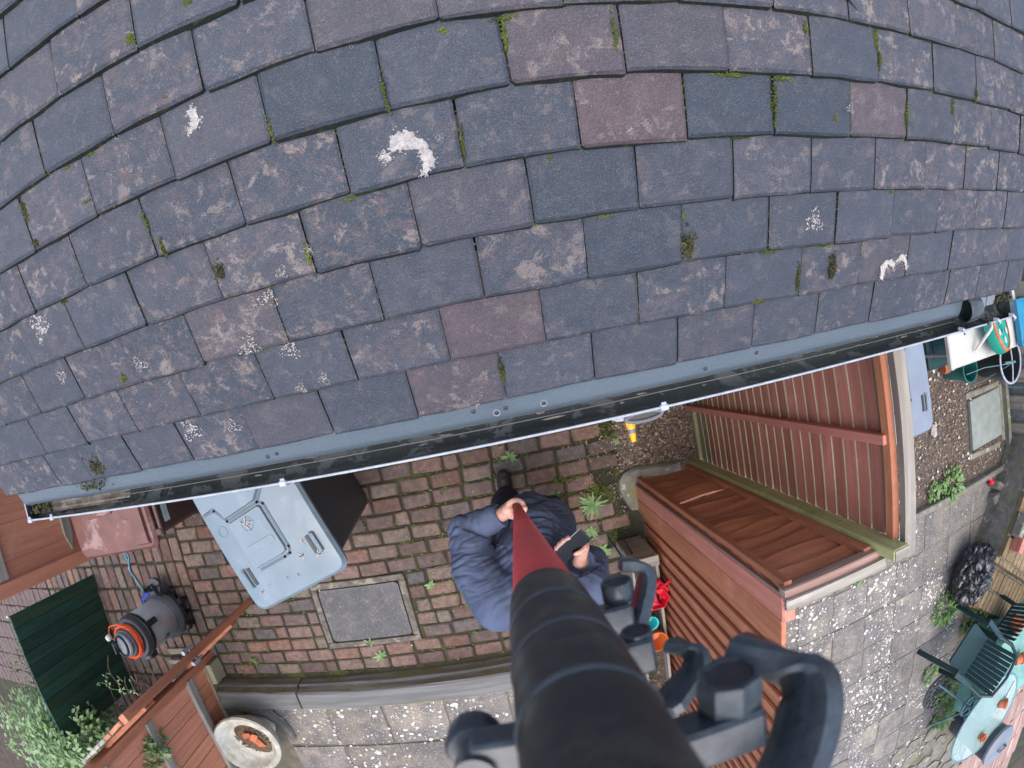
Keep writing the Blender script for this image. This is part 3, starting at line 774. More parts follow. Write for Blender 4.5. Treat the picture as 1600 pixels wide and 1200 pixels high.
CRES = [[(-0.56, 4.46), (-0.51, 4.62), (-0.4, 4.67), (-0.31, 4.56), (-0.24, 4.4), (-0.22, 4.21), (-0.25, 4.1), (-0.32, 4.02), (-0.34, 4.06), (-0.31, 4.18), (-0.32, 4.34), (-0.39, 4.42), (-0.49, 4.42)], [(-2.17, 5.83), (-2.1, 5.81), (-2.08, 5.68), (-2.11, 5.57), (-2.2, 5.53), (-2.22, 5.59), (-2.16, 5.68)], [(4.96, 1.13), (4.95, 1.33), (5.06, 1.46), (5.2, 1.41), (5.2, 1.26), (5.1, 1.37), (5.02, 1.24), (5.02, 1.06)], [(5.25, 1.4), (5.31, 1.54), (5.43, 1.5), (5.5, 1.29), (5.47, 1.22), (5.38, 1.42)], [(-0.63, 4.4), (-0.61, 4.43), (-0.58, 4.39), (-0.6, 4.35), (-0.63, 4.36)]]
for poly in CRES:
    b = MB(); fine = []; n0 = len(poly)
    for q in range(n0):
        P0, P1, P2, P3_ = [poly[(q + e) % n0] for e in (-1, 0, 1, 2)]
        for t in (0, .2, .4, .6, .8):
            f = [.5 * ((2 * P1[e]) + (-P0[e] + P2[e]) * t + (2 * P0[e] - 5 * P1[e] + 4 * P2[e] - P3_[e]) * t * t + (-P0[e] + 3 * P1[e] - 3 * P2[e] + P3_[e]) * t ** 3) for e in (0, 1)]
            fine.append((f[0] + random.gauss(0, .009), f[1] + random.gauss(0, .014)))
    n = len(fine)
    vs = [RP(u, k_, .0036) for u, k_ in fine] + [RP(u, k_, .0012) for u, k_ in fine]
    b.add(vs, [tuple(reversed(range(n)))] + [(q, (q + 1) % n, n + (q + 1) % n, n + q) for q in range(n)])
    us = [p[0] for p in fine]; ks = [p[1] for p in fine]
    for q in range(110):
        u, k_ = random.choice(fine); flake(b, RP(u + random.gauss(0, .015), k_ + random.gauss(0, .03), .003), U(.0005, .0018))
    b.obj('lichen_patch', m_lich, roof)
# slipped strip of lead between two tiles at the top right
b = MB()
b.beam(RP(4.35, 5.98, .004), RP(3.98, 6.42, .006), .012, .004, RN, 0, .001)
b.obj('lead_strip', m_dgrey, roof)

# ================================================================== GUTTER
gu = thing('rain_gutter', 'black plastic rain gutter with pale front edge along the roof', 'gutter', (0, -.08, 2.25))
GX0, GX1 = -1.382, 1.60
prof = []
yc, zc, rr = -.0735, 2.322, .050
for q in range(0, 17):
    a = pi + pi * q / 16
    sq = .78
    yy = yc - rr * (abs(cos(a)) ** sq) * (1 if cos(a) > 0 else -1)
    zz = zc + (rr * 1.32) * (-(abs(sin(a)) ** sq))
    prof.append((yy, zz))
prof = [(y_, z_) for y_, z_ in prof]
b = MB(); nseg = 30; n = len(prof)
def gprof(x): return [(y_, z_) for y_, z_ in prof]
vs = []
for i in range(nseg + 1):
    x = GX0 + (GX1 - GX0) * i / nseg
    for (y_, z_) in prof: vs.append((x, y_, z_))
for i in range(nseg + 1):
    x = GX0 + (GX1 - GX0) * i / nseg
    for (y_, z_) in prof:
        d = V((0, y_ - yc, z_ - zc)); d = d.normalized() * .0025; vs.append((x, y_ + d.y, z_ + d.z))
o2 = (nseg + 1) * n; fs = []
for i in range(nseg):
    for q in range(n - 1):
        fs.append((i * n + q, (i + 1) * n + q, (i + 1) * n + q + 1, i * n + q + 1))
        fs.append((o2 + i * n + q, o2 + i * n + q + 1, o2 + (i + 1) * n + q + 1, o2 + (i + 1) * n + q))
b.add(vs, fs, 0, True)
tr = b.obj('trough', m_gut, gu)
ylip = min(prof[0][0], prof[-1][0]); yback = max(prof[0][0], prof[-1][0])
for (yy, rad) in ((-.098, .0011), (-.086, .0009), (-.071, .0010), (-.058, .0009), (-.108, .0009)):
    t = min(prof, key=lambda p: abs(p[0] - yy) + (0 if p[1] < 2.30 else 1)); b = MB()
    b.tube([(GX0 + .01, yy, t[1] + .0012), (GX1 - .3, yy, t[1] + .0012)], rad, 6); b.obj('rib', m_mgrey, gu)
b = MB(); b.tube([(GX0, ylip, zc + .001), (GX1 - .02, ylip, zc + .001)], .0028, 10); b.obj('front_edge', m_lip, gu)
# eaves tray dipping into the gutter
b = MB()
ty = [(-.015, 2.371), (-.045, 2.349), (-.070, 2.333), (-.0805, 2.322), (-.082, 2.312)]
vs = []; ns = 24
for i in range(ns + 1):
    x = GX0 + .005 + (1.245 - GX0) * i / ns
    for (y_, z_) in ty: vs.append((x, y_ + sin(i * 1.7) * .0006, z_))
k_ = len(ty)
b.add(vs, [(i * k_ + q, i * k_ + q + 1, (i + 1) * k_ + q + 1, (i + 1) * k_ + q) for i in range(ns) for q in range(k_ - 1)], 0, True)
b.obj('eaves_tray', m_tray, gu)
for (x, y_) in ((.078, -.066), (-.012, -.066), (.006, -.060), (.529, -.056), (-.485, -.064), (-.462, -.061), (-.054, -.055), (.409, -.066)):
    z_ = 2.349 + (y_ + .045) * .64
    b = MB(); b.lathe([(.0001, .003), (.0022, .0028), (.004, .0012), (.0042, -.001)], 10, (x, y_, z_), frame_to((0, -.5, .86))); b.obj('screw', m_blk, gu)
    if x in (.078, -.012): 
        b = MB(); b.lathe([(.0045, .0008), (.007, .0016), (.0085, .0)], 12, (x, y_, z_), frame_to((0, -.5, .86))); b.obj('washer', m_mgrey, gu)
# stop end and clips
b = MB()
b.prism([(y_, z_) for y_, z_ in prof], 0, .004, axes((0, 1, 0), (0, 0, 1), (1, 0, 0)), 0, (GX0 - .004, 0, 0)); b.obj('stop_end', m_gut, gu)
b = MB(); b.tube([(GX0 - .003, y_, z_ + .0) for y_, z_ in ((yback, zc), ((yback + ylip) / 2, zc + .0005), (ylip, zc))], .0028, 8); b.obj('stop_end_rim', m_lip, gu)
def clip(x, wd=.02):
    b = MB()
    b.box((x, ylip - .001, zc + .0005), (wd, .012, .012), None, 0, .002); b.box((x, ylip - .005, zc - .008), (wd, .003, .018), None, 0, .001)
    b.box((x, ylip + .006, zc + .002), (wd * .6, .008, .004), None, 0, .001)
    b.obj('clip', m_clip, gu)
for x in (-1.375, -1.255, -.47, .312): clip(x, .018 if x > -1.3 else .022)
def horn(x):
    b = MB(); b.tube([(x - .004, ylip + .008, zc - .004), (x, ylip + .004, zc + .012), (x + .006, ylip - .004, zc + .016), (x + .01, ylip - .010, zc + .006)], [.006, .006, .005, .004], 8); b.obj('clip', m_clip, gu)
for x in (1.25, 1.455, 1.56): horn(x)
# silt, moss and leaves at the left end
b = MB()
n1 = 12; n2 = 40; vs = []
for i in range(n2 + 1):
    x = GX0 + .006 + .42 * i / n2
    for q in range(n1 + 1):
        f = q / n1; y_ = -.112 + .062 * f
        z0 = min(prof, key=lambda p: abs(p[0] - y_) + (0 if p[1] < 2.31 else 1))[1]
        hgt = .024 * max(0, 1 - i / n2) ** 1.4 * (.4 + .6 * f)
        vs.append((x, y_, z0 + hgt + noise.noise((x * 40, y_ * 60, 1)) * .006 * (1 - i / n2) + .0006))
b.add(vs, [(i * (n1 + 1) + q, (i + 1) * (n1 + 1) + q, (i + 1) * (n1 + 1) + q + 1, i * (n1 + 1) + q + 1) for i in range(n2) for q in range(n1)], 0, True)
b.obj('silt', m_silt, gu)
b = MB()
for q in range(150):
    t = R() ** 1.6
    b.ball((GX0 + .012 + .07 * t, U(-.108, -.045), 2.285 + U(0, .035) * (1 - t)), (U(.003, .008), U(.003, .007), U(.002, .006)), 5, 4, 0, None, True, .4)
b.obj('moss_clump', m_mossb, gu)
# running water and dirt crust on the trough floor
b = MB()
for q in range(60):
    x = U(-1.0, 1.2); y_ = U(-.106, -.062); t = min(prof, key=lambda p: abs(p[0] - y_) + (0 if p[1] < 2.30 else 1))
    b.ball((x, y_, t[1]), (U(.004, .02), U(.0015, .004), .0012), 6, 4, 0, None, True, .4)
stuff(b.obj('crust', m_silt, gu))
# pipe union at the right end
b = MB()
b.tube([(1.262, -.066, 2.338), (1.268, -.066, 2.338), (1.31, -.067, 2.336), (1.335, -.068, 2.334)], [.036, .038, .037, .034], 22, 0, False)
b.tube([(1.2625, -.066, 2.338), (1.30, -.067, 2.337)], [.0335, .0335], 22, 0, False)
b.lathe([(.0335, 0), (.0365, 0)], 22, (1.2622, -.066, 2.338), frame_to((-1, 0, 0)))
b.lathe([(.0001, 0), (.0335, 0)], 22, (1.30, -.067, 2.337), frame_to((-1, 0, 0)))
b.obj('pipe_end', m_gut, gu)
b = MB(); b.tube([(1.40 + .004 * sin(a), -.072 - .050 * cos(a), 2.335 - .058 * sin(a)) for a in [pi * q / 12 for q in range(13)]], .006, 8); b.obj('union_band', m_gut, gu)
b = MB(); b.box((1.375, -.055, 2.335), (.045, .045, .004), Matrix.Rotation(.5, 3, 'X'), 0, .001); b.box((1.43, -.05, 2.336), (.05, .05, .004), Matrix.Rotation(.55, 3, 'X'), 0, .001); b.obj('bracket_plate', m_mgrey, gu)
b = MB()
for q in range(80):
    b.ball((U(1.45, 1.57), U(-.075, -.03), 2.325 + U(0, .012)), (U(.003, .009), U(.002, .005), U(.002, .005)), 5, 4, 0, None, True, .4)
b.obj('moss_clump', m_mossb, gu)
b = MB(); b.prism([(y_, z_) for y_, z_ in prof], 0, .03, axes((0, 1, 0), (0, 0, 1), (1, 0, 0)), 0, (GX1 - .035, 0, 0)); b.obj('stop_end', m_gut, gu)

# ================================================================== FENCES ON THE RIGHT
fa = thing('lap_fence_panel', 'tall red stained lap fence panel running out from under the gutter', 'fence', (1.2, -.4, 0))
nb = 24; ph_ = 1.93 / nb
for i in range(nb):
    z0 = .06 + i * ph_; b = MB()
    t = math.radians(U(5.5, 8)); yA, yB = .12 + U(-.004, .004), -.795
    zc_ = z0 + ph_ * .56; hh = ph_ * 1.16
    M = Matrix.Rotation(-t, 3, 'Y')
    alg = i < 2
    b.box((1.207, (yA + yB) / 2, zc_), (.0075, yA - yB, hh), M, 0, .0, .0009)
    b.m[-6:] = [0] * 6
    b.m[-1] = 1
    b.obj('lap_board', [m_algae['y'] if alg else m_red['y'], m_algae['y']], fa)
for yb, wd in ((-.438, .034), (.1, .04)):
    b = MB(); b.box((1.172, yb, 1.0), (.036, wd, 1.98), None, 0, .003); b.obj('batten', m_red['z'], fa)
b = MB(); b.box((1.184, -.33, 1.985), (.03, .92, .045), None, 0, .003); b.obj('top_rail', m_brown['y'], fa)
b = MB(); b.box((1.2235, -.34, 2.03), (.052, 1.02, .045), None, 0, .006, .004); b.obj('cap', m_grey['y'], fa)
b = MB(); b.box((1.20, -.33, .03), (.03, .92, .05), None, 0, .003); b.obj('bottom_rail', m_algae['y'], fa)
gp = MB(); gp.box((1.150, -.805, 1.02), (.072, .042, 2.12), None, 0, .004)
po = gp.obj('fence_post', m_tan['z'], None, 40, (1.15, -.805, 0)); tag(po, 'pale green treated timber post between the two right fence panels', 'post')
gp = MB(); gp.box((0, 0, 0), (.066, .036, .004)); me = gp.mesh('post_top', m_grey['x']); place(me, 'post_top', po, (1.15, -.805, 2.0825))

fb = thing('warped_fence_panel', 'narrow brown lap fence panel with warped boards and a light gap', 'fence', (.93, -.83, 0))
zs = .06; i = 0
while zs < 1.85:
    hh = .128 + U(-.008, .01)
    gapb = i == 4
    b = MB(); n = 8; vs = []; wv = U(.002, .009); ph2 = U(0, 6); sg = U(-.01, .01)
    for q in range(n + 1):
        f = q / n; x = .745 + (1.115 - .745) * f
        w1 = wv * sin(f * 5 + ph2); 
        zt = min(1.945, zs + hh + sg * (f - .5))
        for (yy, zz) in ((-.818 + w1 * 1.2, zs), (-.830 + w1 * 1.2, zs), (-.852 + w1, zt), (-.842 + w1, zt)): vs.append((x, yy, zz))
    fs = [(q * 4 + e, (q + 1) * 4 + e, (q + 1) * 4 + (e + 1) % 4, q * 4 + (e + 1) % 4) for q in range(n) for e in range(4)]
    fs = [tuple(reversed(f)) for f in fs] + [(0, 1, 2, 3), (n * 4 + 3, n * 4 + 2, n * 4 + 1, n * 4)]
    b.add(vs, fs); b.obj('lap_board', m_brown['x'], fb)
    zs += hh * .93 + (.105 if gapb else 0); i += 1
b = MB(); b.box((.758, -.816, .99), (.03, .03, 1.92), None, 0, .003); b.obj('batten', m_brown['z'], fb)
b = MB(); b.box((1.095, -.816, .99), (.035, .03, 1.92), None, 0, .003); b.obj('batten', m_brown['z'], fb)
b = MB(); b.box((.93, -.838, 1.955), (.40, .05, .05), None, 0, .004, .002); b.obj('top_rail', m_pinkw['x'], fb)
b = MB(); b.box((.935, -.862, 1.985), (.42, .045, .03), None, 0, .005, .004); b.obj('cap', m_grey['x'], fb)

fc = thing('board_fence', 'brown fence of overlapping vertical boards behind the toy planter', 'fence', (.745, -1.6, 0))
b = MB(); b.box((.752, -.895, .99), (.05, .10, 1.95), None, 0, .006, .002); b.obj('corner_post', m_red['z'], fc)
b = MB(); b.box((.735, -.985, .99), (.022, .10, 1.93), None, 0, .004, .0015); b.obj('fence_board', m_brown['z'], fc)
y_ = -1.035
while y_ > -2.5:
    b = MB(); t = math.radians(U(9.5, 11.5))
    b.box((.757 + U(-.002, .002), y_ - .05, .97 + U(-.006, .006)), (.014, .118, 1.9), rotz(t), 0, .002, .0012)
    b.obj('fence_board', m_brown['z'], fc); y_ -= .09
for zr in (.3, 1.0, 1.7):
    b = MB(); b.box((.80, -1.75, zr), (.035, 1.6, .07), None, 0, .004); b.obj('rail', m_brown['y'], fc)
b = MB()
b.box((.733, -.846, .99), (.01, .012, 1.93), None, 0, .002, .003); b.obj('peeling_trim', m_grey['z'], fc)
# rough concrete footing
b = MB(); pol = [(.625, -.80), (.66, -.755), (.74, -.735), (.86, -.745), (.97, -.755), (1.06, -.765), (1.06, -.83), (.75, -.83), (.735, -.88), (.725, -1.03), (.68, -1.02), (.64, -.93), (.62, -.86)]
n = len(pol); cxm = sum(p[0] for p in pol) / n; cym = sum(p[1] for p in pol) / n
vs = [(x, y2, -.02) for x, y2 in pol] + [(x + (cxm - x) * .04, y2 + (cym - y2) * .04, .035 + U(-.008, .008)) for x, y2 in pol] + [(x + (cxm - x) * .25, y2 + (cym - y2) * .2, .05 + U(-.008, .012)) for x, y2 in pol]
fs = [(q, (q + 1) % n, n + (q + 1) % n, n + q) for q in range(n)] + [(n + q, n + (q + 1) % n, 2 * n + (q + 1) % n, 2 * n + q) for q in range(n)] + [tuple(range(3 * n - 1, 2 * n - 1, -1))]
b.add(vs, [tuple(reversed(f)) for f in fs], 0, True); tag(b.obj('concrete_footing', m_conc), 'rough mossy concrete footing at the fence corner', 'footing')

# ================================================================== FENCES AND GATES ON THE LEFT
fl = thing('side_fence', 'orange brown vertical board fence under the left end of the gutter', 'fence', (-3.47, -.2, 0))
b = MB(); b.box((-3.485, -.705, .95), (.07, .098, 1.95), None, 0, .005, .001); b.obj('end_post', m_org['z'], fl)
y_ = -.655
while y_ < .7:
    b = MB(); b.box((-3.515 + U(-.002, .002), y_ + .062, .95), (.02, .121, 1.85), None, 0, .003, .001); b.obj('fence_board', m_org['z'], fl); y_ += .124
for zr, tip in ((.36, 1), (1.2, 0)):
    b = MB(); ye = -.60 if tip else -.64
    b.prism([(-.5, 0), (.55, 0), (.55, .095), (-.5, .095), (-.62 if tip else -.64, .05)] if tip else [(-.64, 0), (.55, 0), (.55, .095), (-.64, .095)], 0, .03, axes((0, 1, 0), (0, 0, 1), (1, 0, 0)), 0, (-3.503, 0, zr - .05)); b.obj('rail', m_grey['y'], fl)
b = MB(); b.ball((-3.50, -.42, 1.13), .012, 8, 6); b.obj('bolt_head', m_galv, fl)

gg = thing('green_gate', 'dark green boarded side gate standing across the path', 'gate', (-3.75, -1.45, 0))
nbd = 11
for i in range(nbd):
    b = MB(); y_ = -.93 - (i + .5) * .1; x = -3.715 - .0055 * i
    b.box((x, y_, .575), (.022, .098, 1.13 + U(-.004, .004)), rotz(-.05), 0, .004, .001); b.obj('gate_board', m_green['z'], gg)
for zr in (.2, .95):
    b = MB(); b.box((-3.775, -1.48, zr), (.03, 1.08, .09), rotz(-.055), 0, .004); b.obj('rail', m_green['y'], gg)
b = MB(); b.ball((-3.72, -.93, 1.15), .016, 8, 6); b.obj('peg', m_white, gg)

gt = thing('open_gate', 'brown timber gate standing open edge on beside the vacuum', 'gate', (-2.35, -1.43, 0))
n0 = V((-2.05, -1.203, 0)); n1_ = V((-2.74, -1.63, 0)); gd = (n1_ - n0).normalized(); gn_ = V((-gd.y, gd.x, 0))
b = MB(); b.beam(n0 + V((0, 0, .03)) + gd * .03, n0 + V((0, 0, 1.70)) + gd * .03, .05, .062, gd, 0, .004, .001); b.obj('closing_stile', m_brown['z'], gt)
Lg = (n1_ - n0).length; s_ = .066
while s_ < Lg - .02:
    b = MB(); b.beam(n0 + gd * (s_ + .048) + V((0, 0, .04)), n0 + gd * (s_ + .048) + V((0, 0, 1.70 + U(-.004, .012))), .024, .09, gd, 0, .005, .002)
    b.obj('gate_board', [m_grey['z'] if s_ > .3 else m_brown['z']], gt); s_ += .097
for zr in (.3, 1.45):
    b = MB(); b.beam(n0 + gd * .06 + gn_ * .03 + V((0, 0, zr)), n1_ + gn_ * .03 + V((0, 0, zr)), .1, .03, gn_, 0, .004); b.obj('ledge', m_brown['x'], gt)
for sg in (1, -1):
    b = MB(); zc_ = .93
    p = n0 + gn_ * (sg * .04) + V((0, 0, zc_)) + gd * .02
    b.tube([p - gd * .035 + V((0, 0, -.05)), p - gd * .035 + V((0, 0, .07))], .008, 8); b.tube([p - gn_ * sg * .03, p - gd * .035], .006, 8)
    b.box(p + V((0, 0, .0)), (.03, .03, .08), None, 0, .003); b.obj('bolt', m_galv, gt)
b = MB(); b.beam(n0 + gn_ * .032 + V((0, 0, 1.05)) + gd * .02, n0 + gn_ * .032 + V((0, 0, 1.2)) + gd * .02, .004, .04, gd, 0, .001); b.obj('latch_plate', m_galv, gt)

fd = thing('patio_fence', 'brown board fence with pale rails above the stone bowl', 'fence', (-2.63, -2.4, 0))
b = MB(); b.box((-2.665, -1.665, .9), (.075, .075, 1.85), None, 0, .005, .001); b.obj('post', m_brown['z'], fd)
y_ = -1.71
while y_ > -4.6:
    b = MB(); b.box((-2.668 + U(-.003, .003), y_ - .055, .98), (.02, .108, 1.66), None, 0, .003, .001); b.obj('fence_board', m_org['z'], fd); y_ -= .111
for zr in (.42, 1.05, 1.65):
    b = MB(); b.box((-2.64, -3.1, zr), (.036, 2.85, .088), None, 0, .005, .002); b.obj('rail', m_grey['y'], fd)
b = MB(); b.box((-2.655, -3.1, .08), (.04, 2.9, .16), None, 0, .005, .002); b.obj('gravel_board', m_sleep, fd)
b = MB(); b.box((-2.62, -1.78, .06), (.06, .18, .17), None, 0, .005, .002); b.obj('base_block', m_algae['y'], fd)
# ================================================================== MANHOLE
mh = thing('manhole_cover', 'rectangular grey manhole cover set in the brick yard', 'manhole', (-1.208, -1.4, 0))
b = MB(); fw = .045
for (x0, x1, y0, y1) in ((MHX0, MHX1, MHY1 - fw, MHY1), (MHX0, MHX1, MHY0, MHY0 + fw), (MHX0, MHX0 + fw, MHY0 + fw, MHY1 - fw), (MHX1 - fw, MHX1, MHY0 + fw, MHY1 - fw)):
    b.box(((x0 + x1) / 2, (y0 + y1) / 2, -.016), (x1 - x0, y1 - y0, .05), None, 0, .005, .002)
b.obj('frame', m_frame, mh)
def rrect(x0, x1, y0, y1, r, n=5):
    out = []
    for (cx_, cy_, a0) in ((x1 - r, y1 - r, 0), (x0 + r, y1 - r, pi / 2), (x0 + r, y0 + r, pi), (x1 - r, y0 + r, 1.5 * pi)):
        for q in range(n + 1):
            a = a0 + pi / 2 * q / n; out.append((cx_ + r * cos(a), cy_ + r * sin(a)))
    return out
b = MB(); b.prism(rrect(MHX0 + .054, MHX1 - .054, MHY0 + .054, MHY1 - .054, .03), -.03, .004); pl = b.obj('plate', m_iron, mh)
b = MB(); x = MHX0 + .075; r_ = 0
while x < MHX1 - .07:
    y_ = MHY0 + .075 + (r_ % 2) * .009
    while y_ < MHY1 - .07:
        b.box((x, y_, .0048), (.0125, .0045, .0024), rotz(.78 if r_ % 2 else -.78)); y_ += .018
    x += .0125; r_ += 1
stuff(b.obj('tread_pattern', m_iron, pl))
for (x, y_) in ((-1.41, -1.43), (-1.02, -1.37)):
    b = MB(); b.lathe([(.010, .003), (.014, .0065), (.020, .0065), (.022, .003)], 12, (x, y_, .0)); b.obj('key_ring', m_frame, mh)

# ================================================================== WHEELIE BINS
def loft(b, rings, m=0, cap0=True, cap1=True, smooth=False):
    n = len(rings[0]); vs = [p for r in rings for p in r]
    fs = [(i * n + q, i * n + (q + 1) % n, (i + 1) * n + (q + 1) % n, (i + 1) * n + q) for i in range(len(rings) - 1) for q in range(n)]
    if cap0: fs.append(tuple(reversed(range(n))))
    if cap1: fs.append(tuple((len(rings) - 1) * n + q for q in range(n)))
    b.add(vs, fs, m, smooth)
def wheelie(name, label, org, ang, wd, dp, ht, m_body, m_lid_, lidz=.05, group=None, grips=True):
    """org: centre of the base; front of the bin looks along local -y"""
    Mz = rotz(ang); O = V(org)
    t = thing(name, label, 'wheelie bin', org, group)
    def ring(w_, f0, f1, z, r=.035, n=4):
        return [O + Mz @ V((x, y_, z)) for x, y_ in rrect(-w_ / 2, w_ / 2, f0, f1, r, n)]
    tb = .055
    b = MB()
    f0, f1 = -dp / 2, dp / 2
    loft(b, [ring(wd - .04 - 2 * tb, f0 + .11, f1 - .12, .02), ring(wd - .04 - 2 * tb + .01, f0 + .09, f1 - .10, .06), ring(wd - .06, f0 + .02, f1 - .05, ht - .10), ring(wd - .03, f0 + .005, f1 - .03, ht - .09), ring(wd - .03, f0, f1 - .03, ht - .02)], smooth=True)
    body = b.obj('body', m_body, t, 30)
    # lid: domed slab with stepped panel
    b = MB()
    zl = ht
    loft(b, [ring(wd + .015, f0 - .03, f1 + .0, zl - .035, .05, 5), ring(wd + .02, f0 - .035, f1 + .005, zl - .01, .05, 5), ring(wd - .01, f0 - .02, f1 - .01, zl + .012, .05, 5), ring(wd - .10, f0 + .05, f1 - .06, zl + .02, .05, 5)], smooth=True)
    lid = b.obj('lid', m_lid_, t, 35)
    def P3(x, y_, z): return O + Mz @ V((x, y_, z))
    # raised panel: wide at the back, shield shaped at the front
    def plate(poly, z0, z1, nm, inset=.012):
        cxx = sum(p[0] for p in poly) / len(poly); cyy = sum(p[1] for p in poly) / len(poly)
        ins = [(x + (cxx - x) * inset / max(.05, hypot(x - cxx, y_ - cyy)), y_ + (cyy - y_) * inset / max(.05, hypot(x - cxx, y_ - cyy))) for x, y_ in poly]
        bb = MB(); loft(bb, [[P3(x, y_, z0) for x, y_ in poly], [P3(x, y_, z1) for x, y_ in ins]]); bb.obj(nm, m_lid_, lid)
    pan = [(-.155, .05), (-.145, .066), (.055, .071), (.068, .06), (.074, -.165), (.066, -.185), (.04, -.192), (-.14, -.193), (-.155, -.18)]
    plate(pan, zl + .012, zl + .036, 'raised_panel', .01)
    plate([(-.27, .16), (-.185, .165), (-.152, .085), (.058, .088), (.115, .135), (.125, .20), (.27, .2), (.27, f1 - .03), (-.27, f1 - .03)], zl + .010, zl + .040, 'rear_panel')
    gpath = [(-.26, .155), (-.19, .15), (-.15, .075), (.058, .08), (.083, .06), (.084, -.17), (.07, -.2), (.035, -.205), (-.12, -.206)]
    bb = MB()  # dark strips draw the shade and dirt along the panel steps
    for pth in (gpath, [(.058, .08), (.118, .13), (.122, .2)]):
        for q in range(len(pth) - 1):
            e0, e1 = V((*pth[q], 0)), V((*pth[q + 1], 0)); dd = (e1 - e0).normalized() * .006
            bb.beam(P3(*(e0 - dd).xy, zl + .0205), P3(*(e1 + dd).xy, zl + .0205), .013, .006)
    if m_lid_ is not m_bbin: bb.obj('shaded_groove', m_groove_shade, lid)
    bb = MB(); loft(bb, [[P3(x, y_, zl + .03) for x, y_ in rrect(-.155 + .03, .05, -.12, -.075, .018)], [P3(x, y_, zl + .0385) for x, y_ in rrect(-.12, .045, -.115, -.08, .015)]]); bb.obj('badge_plate', m_lid_, lid)
    for (x, y_, rr_) in ((-.044, .016, .035), (-.206, .042, .028)):
        bb = MB(); bb.lathe([(rr_, 0), (rr_ - .001, .002), (rr_ - .003, .002), (rr_ - .004, 0)], 20, P3(x, y_, zl + (.034 if x > -.1 else .021)), Mz); bb.obj('date_ring', m_lid_, lid)
    if grips:
        for sx in (-1, 1):
            bb = MB(); xg = sx * (wd / 2 - .07); yg = -.215
            bb.tube([P3(xg - .0, yg - .05, zl + .008), P3(xg + sx * .012, yg - .045, zl + .03), P3(xg + sx * .012, yg + .045, zl + .03), P3(xg, yg + .05, zl + .008)], .011, 10)
            bb.box(P3(xg - sx * .02, yg, zl + .017), (.022, .095, .012), Mz, 1, .002)
            bb.obj('grip', [m_lid_, m_blk], lid)
    # rear handle bar, hinge lugs, wheels
    b = MB(); b.tube([P3(-wd * .42, f1 + .035, ht - .03), P3(wd * .42, f1 + .035, ht - .03)], .015, 10)
    for sx in (-1, 1): b.box(P3(sx * wd * .38, f1 + .01, ht - .03), (.04, .07, .04), Mz, 0, .006)
    b.obj('handle_bar', m_body, t)
    for sx in (-1, 1):
        b = MB(); b.lathe([(.03, -.025), (.095, -.022), (.1, 0), (.095, .022), (.03, .025)], 20, P3(sx * (wd / 2 - .035), f1 - .02, .1), Mz @ Matrix.Rotation(pi / 2, 3, 'Y')); b.obj('wheel', m_blk, t)
    return t, P3, body, lid
_t, P3, _b, _l = wheelie('wheelie_bin', 'grey lidded black wheelie bin beside the man under the gutter', (-1.235, -.435, 0), .33, .57, .72, 1.05, m_bin, m_lid)
b = MB()   # pale bird droppings on the lid
for (x, y_, s_) in ((-.05, .02, .05), (.12, -.24, .03), (.20, -.27, .025), (-.19, -.30, .015), (-.02, -.30, .012), (.16, -.18, .02), (.04, -.31, .012)):
    for q in range(7):
        a = U(0, 6.28); b.beam(P3(x, y_, 1.095 if y_ > 0 else 1.0725), P3(x + s_ * cos(a) * U(.4, 1), y_ + s_ * sin(a) * U(.4, 1), 1.095 if y_ > 0 else 1.0725), .004, .0015)
stuff(b.obj('droppings', m_lich, _l))
_t, P3, _b, _l = wheelie('wheelie_bin', 'brown wheelie bin with a white label beside the side fence', (-2.30, -.24, 0), -pi / 2 + .06, .58, .66, 1.0, m_bbody, m_bbin, grips=False)
b = MB(); b.box(P3(.13, .267, .72), (.13, .004, .16), rotz(-pi / 2 + .06) @ Matrix.Rotation(-.083, 3, 'X')); lb = b.obj('sticker', m_paper, _t)
b = MB(); b.box(P3(.13, .2605, .646), (.13, .006, .012), rotz(-pi / 2 + .06) @ Matrix.Rotation(-.083, 3, 'X')); b.obj('sticker_border', m_gink, _t)
_t, P3, _b, _l = wheelie('wheelie_bin', 'pale grey lidded wheelie bin behind the tall red fence panel', (2.10, -.40, 0), .03, .56, .72, 1.05, m_mgrey, m_lid2)

# ================================================================== WET AND DRY VACUUM
vc = (-2.86, -1.255, 0)
vac0 = set(bpy.data.objects)
v = thing('vacuum_cleaner', 'grey drum vacuum with orange flex coiled round its head', 'vacuum', vc)
O = V(vc)
b = MB(); b.lathe([(.0, .05), (.19, .05), (.215, .07), (.22, .11), (.19, .14), (.165, .15)], 28, O); base = b.obj('base', m_dgrey, v)
for a in (-.55, .5, 1.6, 2.7, 3.9):
    p = O + V((cos(a) * .225, sin(a) * .225, .05)); b = MB()
    b.box(p + V((0, 0, .02)), (.07, .055, .05), rotz(a), 0, .01); b.lathe([(.0, -.012), (.024, -.012), (.026, 0), (.024, .012), (.0, .012)], 12, p + V((0, 0, -.025)), rotz(a + .4) @ Matrix.Rotation(pi / 2, 3, 'Y')); b.obj('castor', m_blk, base)
b = MB()  # tool tray with holes
b.prism(rrect(-.06, .06, -.15, .15, .05), .10, .13, rotz(-.35), 0, O + V((.0, .2, 0)) * 1.0)
b.tube([O + V((.10, .25, .08)), O + V((.10, .25, .17))], [.045, .05], 14, 0, False); b.tube([O + V((.0, .27, .1)), O + V((0, .27, .16))], .03, 12, 0, False); b.tube([O + V((-.08, .25, .1)), O + V((-.08, .25, .15))], .022, 10, 0, False)
b.obj('tool_tray', m_dgrey, v)
b = MB(); b.lathe([(.165, .14), (.176, .16), (.178, .40), (.174, .425)], 32, O); b.obj('drum', m_vac, v)
